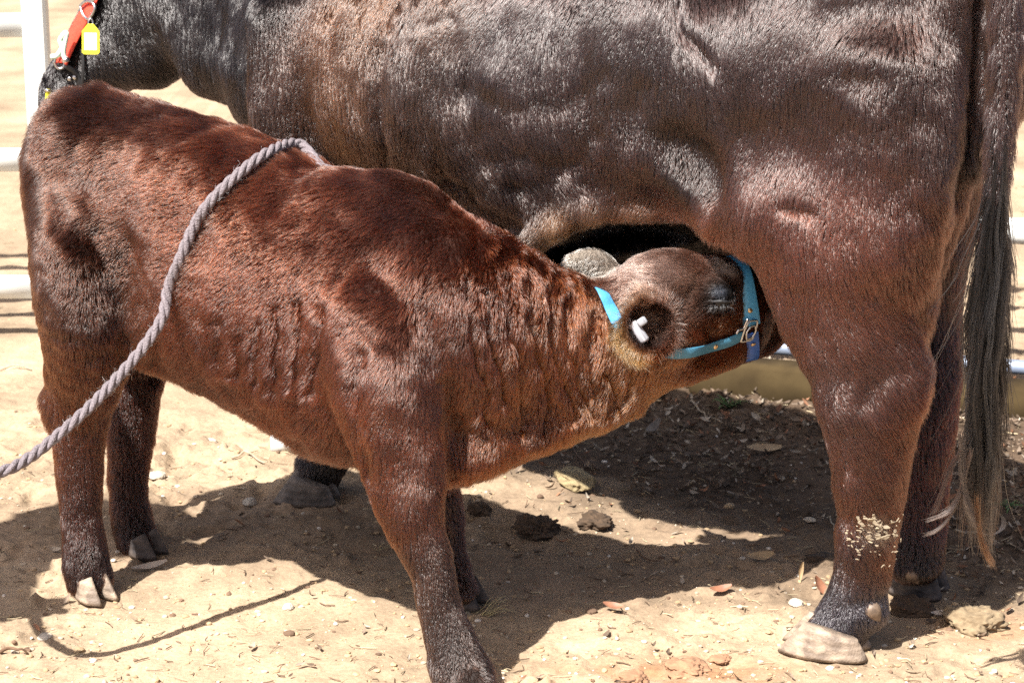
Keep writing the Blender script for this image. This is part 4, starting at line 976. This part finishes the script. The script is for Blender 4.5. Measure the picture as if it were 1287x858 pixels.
tagm = principled('pale_grey_plastic', (.27, .28, .31), .3); tagm2 = principled('grey_plastic', (.40, .41, .45), .35)
et = empty('ear_tag', tuple(EAR_C), label='small whitish grey plastic tag clipped inside the calf\'s near ear', cat='ear tag')
tc0 = P(803, 417, 3.905); nv = unit(CAMV-tc0); long_ = unit(P(816, 433, 3.9)-P(795, 402, 3.9)); R = basis(long_, nv)
add('bar', box_vf(tc0, (.042, .018, .011), R, .3), tagm, et)
add('flange', box_vf(tc0+R[1]*(.009 if R[1][2] > 0 else -.009)*0+unit(np.cross(nv, long_))*0, (.040, .006, .012), R, .3), tagm2, et)
k_ = P(807, 404, 3.90); add('stud', box_vf(k_, (.014, .017, .008), R, .3), tagm, et)
add('pin', sweep_shape(np.array([tc0-nv*x for x in np.linspace(0, .06, 5)]), circ(.0035, 8), up=np.tile(R[0], (5, 1))), tagm2, et)

# cow's red halter with yellow tag
redw = principled('red_webbing', (.75, .075, .04), .45, noise=(.66, .06, .035), nscale=160, bump=.3)
blackw = principled('black_cord', (.012, .012, .014), .6)
ch = empty('halter', tuple(P(120, 40, 5.1)), label='red leather halter strap across the black cow\'s cheek', cat='halter')
def kon(uvs, off=.010):
    P_, N_ = [], []
    for q in uvs:
        if len(q) == 3: P_.append(P(*q)); N_.append(unit(CAMV-P_[-1])); continue
        h_, n_ = hit(kbvh, *q, off)
        if h_ is None: P_.append(P(*q, P_[-1][1])); N_.append(N_[-1])
        else: P_.append(h_); N_.append(n_)
    return P_, sm_n(N_)
a1, b1 = kon([(130, -22), (118, 8), (106, 30), (93, 55), (82, 78)], .012)
strap('cheek_strap', a1, b1, .040, redw, ch, th=.004, n=30)
a2, b2 = kon([(80, 80), (88, 84), (98, 92), (104, 112), (106, 140)], .010); strap('chin_strap', a2, b2, .012, blackw, ch, n=24)
a3, b3 = kon([(107, 62), (107, 85), (105, 110), (104, 140)], .010); strap('throat_cord', a3, b3, .008, blackw, ch, n=20)
a4, b4 = kon([(80, 80), (84, 60), (86, 42)], .012); strap('nose_strap', a4, b4, .022, redw, ch, th=.004, n=14)
hp_, hn_ = hit(kbvh, 118, 16, .020); X_ = unit(np.cross([0, 0, 1.], hn_)); X_ = X_ if X_[0] > 0 else -X_; Y_ = np.cross(hn_, X_); Y_ = Y_ if Y_[2] > 0 else -Y_
def bq(x, y, z=0): return hp_+(X_*x+Y_*y)*.00182+hn_*z
wire('ring', [bq(-13, 6), bq(-8, -3), bq(3, -9), bq(9, -4), bq(14, 5), bq(8, 12), bq(-4, 12)], .0035, nickel, ch, True)
wire('buckle', [bq(4, 18, .002), bq(10, 24, .002), bq(15, 20, .002), bq(10, 14, .002)], .0032, nickel, ch, True)
q_, _n = hit(kbvh, 82, 80, .014); wire('ring', [q_+np.array([a*.001, 0, b*.001]) for a, b in ((-14, 2), (-8, 14), (4, 16), (10, 4), (4, -10), (-8, -10))], .003, nickel, ch, True)
for x, y in ((91, 98), (97, 96)):
    q_, n_ = hit(kbvh, x, y, .012)
    if q_ is not None: add('stud', disc_vf(q_, n_, .005, .003), nickel, ch)
yel = principled('yellow_plastic', (.80, .72, .03), .4); wht = principled('white_label', (.86, .85, .70), .5)
tg = empty('neck_tag', tuple(P(114, 46, 5.05)), label='yellow tag with white face hanging from the red halter', cat='tag')
tn = unit(CAMV-P(114, 46, 5.05)+np.array([-.5, 0, .6])); tcen = P(114, 50, 5.0)
Rt = basis([1, 0, 0], tn); sx = .00177; outl = [(-10.5, -16), (-8, -18), (8, -18), (10.5, -16), (10.5, 10), (3.5, 19), (-3.5, 19), (-10.5, 10)]
if Rt[1][2] < 0: Rt[1] = -Rt[1]
def plate(o, s0, z0, z1, sh=1.0):
    V = [tcen+Rt[0]*x*s0*sh+Rt[1]*y*s0*(sh if y < 0 else sh)+tn*z for z in (z0, z1) for x, y in o]; n = len(o)
    return np.array(V), [tuple(range(n))[::-1], tuple(range(n, 2*n))]+[(i, (i+1) % n, n+(i+1) % n, n+i) for i in range(n)]
add('plate', plate(outl, sx, -.002, .002), yel, tg, smooth=False)
add('label_face', plate([(-7.5, -13), (7.5, -13), (7.5, 8), (-7.5, 8)], sx, .0021, .0032), wht, tg, smooth=False)
wire('link', [tcen+Rt[1]*.030, tcen+Rt[1]*.036+Rt[0]*.005, tcen+Rt[1]*.046, tcen+Rt[1]*.036-Rt[0]*.005], .0016, nickel, tg, True)
# lead rope of the cow
for nm, path, rad_, m_, lab in (('lead_rope', [(56, 146), (58, 136), (60, 124), (61, 112)], .006, yel, 'yellow lead cord hanging in front of the cow\'s muzzle'),
                                ('lead_rope', [(64, 72), (72, 70), (78, 60), (76, 50), (84, 42), (80, 66), (84, 78)], .006, principled('pale_green_cord', (.55, .74, .60), .6, noise=(.75, .78, .66), nscale=90), 'pale green and white cord clipped beside the cow\'s nose')):
    pa = smooth_path([P(u, v, 5.16) for u, v in path], 40); lr = empty(nm, tuple(pa[0]), label=lab, cat='lead')
    add('cord', sweep_shape(pa, circ(rad_, 10), up=np.tile([0, -1., 0], (40, 1))), m_, lr)
    add('clip', sweep_shape(pa[-4:]+np.array([0, -.002, 0]), circ(rad_*1.5, 8), up=np.tile([0, -1., 0], (4, 1))), nickel, lr)
# ------------------------------------------------------------------ things lying on the dirt
dung_m = principled('dry_dung', (.085, .052, .030), .95, noise=(.045, .028, .016), nscale=70, bump=1.0)
dung2_m = principled('sunbleached_dung', (.27, .20, .12), .95, noise=(.15, .105, .06), nscale=70, bump=1.0)
clod_m = principled('red_clod', (.33, .185, .105), .95, noise=(.24, .13, .075), nscale=60, bump=.9)
stone_m = principled('pale_stone', (.50, .45, .37), .8, noise=(.40, .34, .27), nscale=50, bump=.5)
def ico(sub=3):
    import bmesh
    bm = bmesh.new(); bmesh.ops.create_icosphere(bm, subdivisions=sub, radius=1); V = np.array([v.co[:] for v in bm.verts]); F = np.array([[v.index for v in f.verts] for f in bm.faces]); bm.free()
    return V, F
IV4, IF4 = ico(5); IV1, IF1 = ico(2); IV0, IF0 = ico(1)
def lump(u, v, w, hh, m, label, cat, group, seed, rough=.35, name=None):
    c = G(u, v); r = w*mpp(c[1], 0)
    n = 1+rough*.7*fbm(IV4+seed*7.7, .9, 4, seed)[:, None]+rough*.45*np.abs(fbm(IV4+seed, .30, 3, seed+3))[:, None]
    V = IV4*n*np.array([r, r*1.1, r*hh]); V[:, 2] = np.where(V[:, 2] < 0, V[:, 2]*.5, V[:, 2])
    V = V+np.array([c[0], c[1], gh(c[0], c[1])+r*hh*.25])
    return add(name or cat.replace(' ', '_'), (V, None) if False else (V, IF4), m, None, label=label, cat=cat, group=group)
def add_arr(name, V, F, m, parent=None, **k): return link(name, mesh_np(name, V, F, m, True), parent, **k)
_old_add = add
def add(name, vf, m, parent=None, smooth=True, **k):
    if isinstance(vf[1], np.ndarray): return link(name, mesh_np(name, vf[0], vf[1], m, smooth), parent, **k)
    return _old_add(name, vf, m, parent, smooth, **k)
GD = 'dung clumps on the dirt'
lump(674, 667, 22, .6, dung_m, 'largest dark dung clump in the shade, right of the calf\'s forelegs', 'dung', GD, 1, .75, name='dung_clump')
lump(603, 641, 13, .7, dung_m, 'small dark dung clump just behind the calf\'s near foreleg', 'dung', GD, 2, .75, name='dung_clump')
lump(748, 658, 17, .6, dung_m, 'flat dark dung clump below the bright strip of sunlit dirt', 'dung', GD, 3, .75, name='dung_clump')
lump(1222, 782, 30, .5, dung2_m, 'crumbly sunlit straw-coloured dung at the lower right', 'dung', GD, 4, .55, name='dung_clump')
lump(1143, 765, 24, .45, dung_m, 'crumbled dung in shade behind the cow\'s near hind hoof', 'dung', GD, 5, .5, name='dung_clump')
lump(1030, 700, 18, .35, dung_m, 'low dark dung in front of the cow\'s hind leg', 'dung', GD, 6, .4, name='dung_clump')
GC = 'reddish clods at the bottom edge'
lump(862, 838, 26, .35, clod_m, 'broad reddish clod at the bottom edge, right of centre', 'clod', GC, 11, .5, name='dirt_clod')
lump(795, 852, 20, .4, clod_m, 'reddish clod cut by the bottom edge of the photo', 'clod', GC, 12, .5, name='dirt_clod')
lump(905, 826, 12, .4, clod_m, 'small reddish clod right of the broad one', 'clod', GC, 13, .5, name='dirt_clod')
GS = 'pale stones'
lump(314, 630, 9, .7, stone_m, 'white pebble left of the cow\'s fore hoof', 'stone', GS, 21, .2, name='stone')
lump(196, 594, 12, .35, stone_m, 'flat pale stone right of the calf\'s far hind leg', 'stone', GS, 22, .2, name='stone')
lump(57, 802, 10, .4, stone_m, 'pale flat pebble at the turn of the rope\'s shadow', 'stone', GS, 23, .2, name='stone')
lump(362, 762, 7, .8, stone_m, 'small tan pebble on the rope\'s thin shadow', 'stone', GS, 24, .2, name='stone')
lump(1000, 762, 9, .6, stone_m, 'whitish pebble left of the cow\'s near hind hoof', 'stone', GS, 25, .2, name='stone')
lump(264, 548, 8, .5, stone_m, 'tan pebble on the sunlit dirt under the calf\'s belly', 'stone', GS, 26, .25, name='stone')
# chunk of fibrous yellow chip on the bright strip
chip = principled('fibrous_chip', (.33, .26, .14), .9, noise=(.20, .15, .08), nscale=120, bump=1.2)
c = G(723, 610); V = IV4*(1+.22*fbm(IV4, .5, 3, 70)[:, None]); V = np.sign(V)*np.abs(V)**.7*np.array([.036, .045, .014]); Rc = basis((.8, .6, 0), (.1, -.15, 1))
add('dung_chip', (V@Rc+c+np.array([0, 0, .016]), IF4), chip, None, label='flat yellowish fibrous chip on the bright strip of sunlit dirt', cat='chip')

def leaf_vf(c, ax, n, L, W, curl=.3, twist=.2, k=7):
    R = basis(ax, n); V = []; F = []
    for i in range(k):
        t = i/(k-1); w = W*math.sin(math.pi*(.06+.88*t))**.8/2; x = (t-.5)*L; z = curl*L*((t-.5)**2)*2
        tw = twist*(t-.5)
        for j in (-1, -.5, 0, .5, 1):
            V.append(np.array([x, w*j*math.cos(tw), z+abs(j)*w*.45+w*j*math.sin(tw)])@R)
    for i in range(k-1):
        for j in range(4): F.append((i*5+j, (i+1)*5+j, (i+1)*5+j+1, i*5+j+1))
    return np.array(V)+np.array(c), F
leaf_t = principled('tan_leaf', (.42, .30, .17), .6, noise=(.32, .21, .11), nscale=60, bump=.4)
leaf_r = principled('reddish_leaf', (.30, .13, .07), .6, noise=(.22, .10, .06), nscale=60, bump=.4)
leaf_w = principled('pale_leaf', (.55, .47, .38), .6, noise=(.42, .34, .27), nscale=60, bump=.4)
leaf_g = principled('grey_leaf', (.22, .19, .16), .7, noise=(.14, .11, .09), nscale=60, bump=.4)
GL = 'dry leaves on the dirt'
for u, v, w_, W, ax, n, m, lab, cu in ((960, 567, 46, .030, (.95, .2, -.1), (.1, -.3, 1), leaf_t, 'long tan leaf lying in the shade beyond the calf\'s throat', .2),
        (1030, 738, 30, .022, (.6, -.3, -.6), (.5, -.6, .5), leaf_r, 'reddish leaf leaning against the cow\'s near hind leg', .3),
        (1264, 668, 34, .020, (.3, .3, 1), (-.9, -.3, .2), leaf_w, 'curled pale leaf right of the tail tip', 1.1),
        (1006, 728, 24, .010, (.15, .1, 1), (.3, -1, .1), leaf_t, 'upright tan leaf sliver in the shade left of the cow\'s hind leg', .2),
        (188, 716, 46, .022, (.9, .4, 0), (0, -.2, 1), leaf_w, 'pale leaf between the calf\'s two hind hooves', .2),
        (80, 722, 22, .014, (.2, -.9, 0), (.2, -.1, 1), leaf_w, 'small pale leaf left of the calf\'s near hind hoof', .2),
        (480, 650, 30, .012, (.3, .5, .6), (.3, -1, .3), leaf_w, 'pale straw-like leaf behind the calf\'s near foreleg', .2),
        (905, 745, 30, .018, (.8, .2, .2), (.1, -.4, 1), leaf_r, 'small reddish leaf at the shadow\'s lower edge', .4),
        (770, 771, 26, .018, (.9, -.2, .1), (.1, -.4, 1), leaf_r, 'reddish leaf on the shadow line right of the straw tuft', .3),
        (955, 705, 36, .026, (.9, .2, .1), (.1, -.4, 1), leaf_t, 'tan leaf in shade right of the sunlit strip\'s tip', .3),
        (820, 545, 30, .022, (.5, .6, .3), (.1, -.5, 1), leaf_g, 'grey leaf in the litter under the calf\'s throat', .5),
        (1180, 775, 24, .014, (.9, .3, 0), (.1, -.3, 1), leaf_w, 'whitish leaf fragment at the lit edge behind the cow\'s hoof', .3)):
    c = G(u, v); L = w_*mpp(c[1], 0); zz = gh(c[0], c[1])+.006+abs(unit(np.array(ax, float))[2])*L*.42
    add('dry_leaf', leaf_vf((c[0], c[1], zz), ax, n, L, W, cu), m, None, label=lab, cat='leaf', group=GL)
stick_m = principled('bleached_stick', (.40, .33, .24), .8, noise=(.28, .22, .15), nscale=80); stick_d = principled('brown_stick', (.16, .09, .05), .8, noise=(.10, .055, .03), nscale=80)
GT = 'sticks on the dirt'
for pth, r_, m, lab in (([(0, 826), (12, 823), (24, 824), (36, 823)], .0035, stick_d, 'brown stick at the left edge near the bottom'),
        ([(291, 577), (305, 576), (320, 579), (336, 583)], .003, stick_m, 'bleached stick left of the pipe end'),
        ([(0, 465), (14, 463), (28, 465), (40, 467)], .003, stick_m, 'bleached stick on the sunlit dirt left of the calf\'s hock'),
        ([(868, 505), (880, 518), (893, 527), (912, 535)], .0025, stick_m, 'forked pale stick in the litter beyond the calf\'s throat'),
        ([(800, 690), (815, 698), (830, 704)], .002, stick_d, 'thin twig in the shade below the bright strip'),
        ([(1040, 648), (1046, 664), (1050, 676)], .002, stick_m, 'thin pale stick beside the cow\'s near hind leg'),
        ([(1200, 668), (1225, 672), (1250, 680), (1287, 690)], .0028, stick_m, 'long bleached stick behind the tail tip'),
        ([(715, 555), (725, 575), (740, 590)], .002, stick_d, 'brown twig in the litter under the calf\'s brisket')):
    q = smooth_path([G(u, v) for u, v in pth], 14); q[:, 2] = [gh(x, y)+.004 for x, y, _ in q]; q[:, 2] += np.sin(np.linspace(0, 3.1, 14))*.006
    add('stick', sweep_shape(q, circ(r_, 7), scale=np.linspace(1, .5, 14)), m, None, label=lab, cat='stick', group=GT)
# tufts: straw and two green weeds
straw_m = principled('straw', (.48, .40, .22), .7, noise=(.34, .27, .13), nscale=50)
weed_m = principled('weed_green', (.09, .17, .04), .6, noise=(.05, .10, .03), nscale=50)
def tuft(u, v, n, L, m, name, label, cat, seed, lean=(0, 0), spread=.9, w=.0016, group=None):
    r = np.random.default_rng(seed); c = G(u, v); o = empty(name, (c[0], c[1], 0), label=label, cat=cat, group=group)
    for i in range(n):
        a = r.uniform(0, 6.28); d = unit(np.array([math.cos(a)*spread+lean[0], math.sin(a)*spread*.7+lean[1], .35+.6*r.random()])); l = L*r.uniform(.5, 1)
        p0 = np.array([c[0], c[1], gh(c[0], c[1])-.003])+np.array([r.normal(0, .006), r.normal(0, .006), 0])
        q = smooth_path([p0, p0+d*l*.5, p0+d*l*.85+np.array([0, 0, -.18*l]), p0+d*l+np.array([0, 0, -.38*l])], 8)
        q[:, 2] = np.maximum(q[:, 2], gh(q[-1][0], q[-1][1])+.003)
        add('blade', sweep_shape(q, [(-w, 0), (0, w*.35), (w, 0), (0, -w*.35)], scale=np.linspace(1, .25, 8)), m, o)
tuft(608, 768, 15, .085, straw_m, 'straw_tuft', 'dry straw tuft beside the calf\'s far front hoof', 'straw', 3, lean=(.9, .1), spread=.55)
tuft(915, 508, 16, .06, weed_m, 'weed', 'small green weed in the litter below the blue-grey rail', 'weed', 4, w=.003, group='green weeds')
tuft(1270, 636, 12, .06, weed_m, 'weed', 'small green weed right of the cow\'s tail', 'weed', 5, w=.003, group='green weeds')
tuft(477, 690, 6, .06, straw_m, 'straw_tuft', 'few pale straw blades behind the calf\'s near foreleg', 'straw', 6, lean=(.1, .3), spread=.4, w=.0012)
# countless small stuff: grit, leaf litter, straw bits
def scatter(n, dens, seed):
    r = np.random.default_rng(seed); out = []
    while len(out) < n:
        u = r.uniform(-200, 1500, n*3); v = r.uniform(150, 920, n*3)
        for a, b, w in zip(u, v, r.random(n*3)):
            if b > 150 and w < dens(a, b):
                out.append(G(a, b))
                if len(out) >= n: break
    return np.array(out), r
def heap(name, pos, r, kinds, fn, label, cat):
    """many tiny pieces in one mesh, one colour per piece"""
    Vs, Fs, Cs, o = [], [], [], 0
    zz = ground_z(pos)
    for c, z in zip(pos, zz):
        V, F, col_ = fn(c, z, r); Vs.append(V); Fs.append(np.asarray(F)+o); Cs.append(np.tile(col_, (len(V), 1))); o += len(V)
    me = mesh_np(name, np.vstack(Vs), np.vstack(Fs), bits_m, False, np.vstack(Cs)); link(name, me, None, kind='stuff', label=label, cat=cat)
bits_m = coat_mesh_mat('litter', rough=.85, k=1.0)
def pebble(c, z, r):
    s = .0015+.0045*r.random()**3
    if r.random() < .02: s *= 2
    base = IV1 if s > .004 else IV0; F = IF1 if s > .004 else IF0
    n = 1+.25*vnoise(base*1.3+c*50, .9, 5)[:, None]
    V = base*n*s*np.array([1, 1, .6])*r.uniform(.7, 1.3, 3)+np.array([c[0], c[1], z+s*.2])
    t = r.random(); col_ = np.array([.38, .27, .16]) if t < .55 else (np.array([.46, .38, .28]) if t < .8 else (np.array([.16, .10, .065]) if t < .93 else np.array([.58, .52, .44])))
    return V, F, col_*r.uniform(.75, 1.2)
pos, r = scatter(6500, lambda u, v: (.35+.65*(v > 560))*(.35+.65*min(1, v/858)), 21)
heap('grit', pos, r, None, pebble, 'pale and brown grit strewn over the trampled dirt', 'grit')
def litter_leaf(c, z, r):
    a = r.uniform(0, 6.28); L = r.uniform(.008, .030); W = L*r.uniform(.25, .5)
    V, F = leaf_vf((c[0], c[1], z+.003+.006*r.random()), (math.cos(a), math.sin(a), r.normal(0, .25)), (r.normal(0, .5), r.normal(0, .5), 1), L, W, r.uniform(0, .8), r.normal(0, 1.5), k=4)
    t = r.random(); col_ = np.array([.12, .085, .06]) if t < .45 else (np.array([.20, .15, .11]) if t < .75 else (np.array([.26, .13, .075]) if t < .88 else np.array([.40, .34, .27])))
    return V, F, col_*r.uniform(.6, 1.3)
def ld(u, v):
    a = math.exp(-(((u-980)/330)**2+((v-530)/85)**2)**1.5)+.8*math.exp(-(((u-1290)/160)**2+((v-610)/130)**2)**1.5)
    return min(1, a)+.012*(u > 250)*(v > 560)+.003
pos, r = scatter(4200, ld, 22); heap('leaf_litter', pos, r, None, litter_leaf, 'dark dry leaf litter in the shade along the fence', 'leaf litter')
def straw_bit(c, z, r):
    a = r.uniform(0, 6.28); L = r.uniform(.008, .035); w = r.uniform(.0004, .0011); d = np.array([math.cos(a), math.sin(a), r.normal(0, .12)]); n = np.array([-d[1], d[0], 0]); m = np.array([0, 0, 1.])
    c0_ = np.array([c[0], c[1], z+.003]); k = n*r.normal(0, .12)*L; V = []
    for t in (-.5, 0, .5):
        q = c0_+d*L*t+k*(1-4*t*t); V += [q-n*w, q+m*w*1.4, q+n*w, q-m*w]
    F = [(i*4+j, (i+1)*4+j, (i+1)*4+(j+1) % 4, i*4+(j+1) % 4) for i in range(2) for j in range(4)]
    return np.array(V), F, (np.array([.42, .34, .22]) if r.random() < .55 else np.array([.13, .085, .055]))*r.uniform(.6, 1.2)
pos, r = scatter(2600, lambda u, v: min(1, ld(u, v)+.12*(v > 560)+.04), 23); heap('straw_bits', pos, r, None, straw_bit, 'bits of straw and twig strewn over the dirt', 'straw bits')

# ------------------------------------------------------------------ the handler, just outside the left edge, who holds the rope
hx, hy = -1.60, 3.56
hnd = empty('person', (hx, hy, 0), label='person in hat, blue shirt and jeans standing left of the calf and holding its rope', cat='person')
def hp_pt(x, y, z): return np.array([hx+x, hy+y, z])
def surf_obj(name, f, m, parent, col=None):
    V, Q = f.surface(); V = relax(V, Q, 2, .5); V = V+vnormals(V, Q)*(fbm(V, .06, 2, 5)*.0015)[:, None]
    return link(name, mesh_np(name, V, Q, m, True), parent)
skin_m = principled('skin', (.48, .27, .19), .5, noise=(.44, .24, .17), nscale=60, bump=.15)
shirt_m = principled('blue_shirt', (.10, .17, .30), .85, noise=(.085, .145, .26), nscale=300, bump=.3)
jean_m = principled('denim', (.045, .065, .12), .85, noise=(.03, .045, .09), nscale=400, bump=.3)
hat_m = principled('felt_hat', (.22, .15, .09), .9, noise=(.18, .12, .07), nscale=100, bump=.3); boot_m = principled('boot_leather', (.07, .04, .025), .5)
f = Field((hx-.45, hy-.45, 0.5), (hx+.45, hy+.35, 1.76), .008)
rt = lambda rows: [[*hp_pt(x, y, z), a, b] for x, y, z, a, b in rows]
f.tube(rt([(0, 0, 1.42, .055, .055), (.01, 0, 1.50, .052, .052), (.02, 0, 1.56, .055, .06)]), k=.03)
f.blob(hp_pt(.015, 0, 1.645), (.095, .075, .105), k=.02); f.blob(hp_pt(.05, 0, 1.585), (.055, .055, .055), k=.04)
f.blob(hp_pt(.112, 0, 1.625), (.018, .012, .022), k=.012)
for s_ in (-1, 1):
    f.blob(hp_pt(.092, s_*.032, 1.652), (.016, .018, .012), k=.01, op='sub'); f.blob(hp_pt(.083, s_*.032, 1.65), (.013, .013, .011), k=.004)
    f.blob(hp_pt(.0, s_*.078, 1.63), (.018, .010, .03), k=.008)
f.blob(hp_pt(.103, 0, 1.578), (.008, .026, .004), k=.006, op='sub')
f.tube([[*hp_pt(0, -.15, 1.36), .04, .04], [*hp_pt(.14, -.16, 1.14), .042, .045], [*(HAND+np.array([-.02, -.03, .085])), .026, .024]], k=.03)   # right arm, towards the rope
f.tube(rt([(0, .15, 1.36, .04, .04), (-.02, .23, 1.12, .042, .045), (.03, .23, .88, .034, .034), (.06, .21, .80, .024, .030)]), k=.03)
f.tube(rt([(0, -.13, 1.37, .05, .05), (0, .13, 1.37, .05, .05)]), S=(1, 0, 0), k=.04)
f.tube(rt([(0, 0, 1.36, .12, .10), (0, 0, 1.0, .11, .10)]), k=.03)
def hand(f, c, d, pn, tn):
    """c wrist, d direction of the palm, pn palm normal (towards the held thing), tn towards the thumb"""
    c, d, pn, tn = map(lambda q: np.array(q, float), (c, d, pn, tn)); d = unit(d); pn = unit(pn-(pn@d)*d); tn = np.cross(d, pn)*np.sign(np.cross(d, pn)@tn)
    f.tube([[*(c), .026, .022], [*(c+d*.045), .038, .018], [*(c+d*.085), .040, .016]], S=pn, k=.012)
    for i, (L, o) in enumerate(((.068, .030), (.078, .010), (.072, -.011), (.056, -.031))):
        b = c+d*.088+tn*o; q1 = b+d*L*.38+pn*L*.10; q2 = q1+d*L*.10+pn*L*.36; q3 = q2-d*L*.22+pn*L*.16
        f.tube([[*b, .0095, .0095], [*q1, .009, .009], [*q2, .0082, .0082], [*q3, .0072, .0072]], k=.004, sub=2)
    b = c+d*.03+tn*.032; f.tube([[*b, .014, .014], [*(b+d*.03+tn*.016+pn*.012), .011, .011], [*(b+d*.055+tn*.006+pn*.030), .009, .009]], k=.008)
hand(f, HAND+np.array([-.03, -.012, .085]), (.10, .05, -1), (.0, 1, 0), (1, 0, 0)) if False else None
surf_obj('body', f, skin_m, hnd)
f = Field(HAND-np.array([.12, .12, .14]), HAND+np.array([.12, .12, .16]), .0032)
wr = HAND+np.array([-.02, -.03, .085]); hand(f, wr, (.15, .1, -1), (.2, 1, .1), (1, -.2, .2)); f.tube([[*wr, .026, .022], [*(wr+np.array([-.02, -.01, .06])), .027, .024]], k=.01)
surf_obj('hand', f, skin_m, hnd)
wl_ = hp_pt(.06, .21, .80); f = Field(wl_-np.array([.1, .1, .19]), wl_+np.array([.14, .1, .08]), .0035)
hand(f, wl_, (.12, -.03, -1), (0, -1, 0), (1, 0, 0)); f.tube([[*wl_, .024, .028], [*(wl_+np.array([-.01, .005, .06])), .027, .027]], k=.01); surf_obj('hand', f, skin_m, hnd)
f = Field((hx-.35, hy-.4, .85), (hx+.35, hy+.4, 1.55), .009)
f.tube(rt([(0, 0, 1.40, .10, .12), (0, 0, 1.30, .135, .185), (.01, 0, 1.12, .125, .16), (.01, 0, .96, .13, .17)]), S=(0, 1, 0), k=.03, cap=.5)
f.tube(rt([(0, -.15, 1.40, .075, .075), (.07, -.18, 1.26, .065, .065), (.14, -.16, 1.14, .058, .058)]), k=.04, cap=.3)
f.tube(rt([(0, .15, 1.40, .075, .075), (-.01, .215, 1.20, .065, .065), (-.01, .235, 1.06, .058, .058)]), k=.04, cap=.3)
f.tube(rt([(0, 0, 1.42, .075, .08), (.005, 0, 1.49, .066, .066)]), k=.03, cap=.3)
surf_obj('shirt', f, shirt_m, hnd)
f = Field((hx-.3, hy-.35, .04), (hx+.3, hy+.35, 1.08), .009)
f.tube(rt([(0, 0, 1.0, .128, .165), (0, 0, .88, .13, .17)]), S=(0, 1, 0), k=.03, cap=.4)
for s_, dx in ((-1, .06), (1, -.04)): f.tube(rt([(0, s_*.085, .86, .10, .092), (dx*.5, s_*.10, .50, .075, .075), (dx, s_*.11, .12, .060, .060)]), k=.03, cap=.4)
surf_obj('jeans', f, jean_m, hnd)
for s_, dx in ((-1, .06), (1, -.04)):
    f = Field((hx+dx-.14, hy+s_*.11-.08, -.01), (hx+dx+.24, hy+s_*.11+.08, .22), .007)
    f.tube(rt([(dx, s_*.11, .18, .052, .052), (dx, s_*.11, .06, .05, .045)]), k=.02); f.tube(rt([(dx-.04, s_*.11, .045, .04, .042), (dx+.16, s_*.115, .035, .034, .046)]), k=.03, cap=.9)
    surf_obj('boot', f, boot_m, hnd)
f = Field((hx-.28, hy-.28, 1.60), (hx+.30, hy+.28, 1.84), .007)
f.blob(hp_pt(.01, 0, 1.735), (.105, .09, .085), k=.02); f.blob(hp_pt(.01, 0, 1.84), (.08, .018, .03), k=.03, op='sub')
f.blob(hp_pt(.015, 0, 1.700), (.21, .19, .010), k=.02); surf_obj('hat', f, hat_m, hnd)
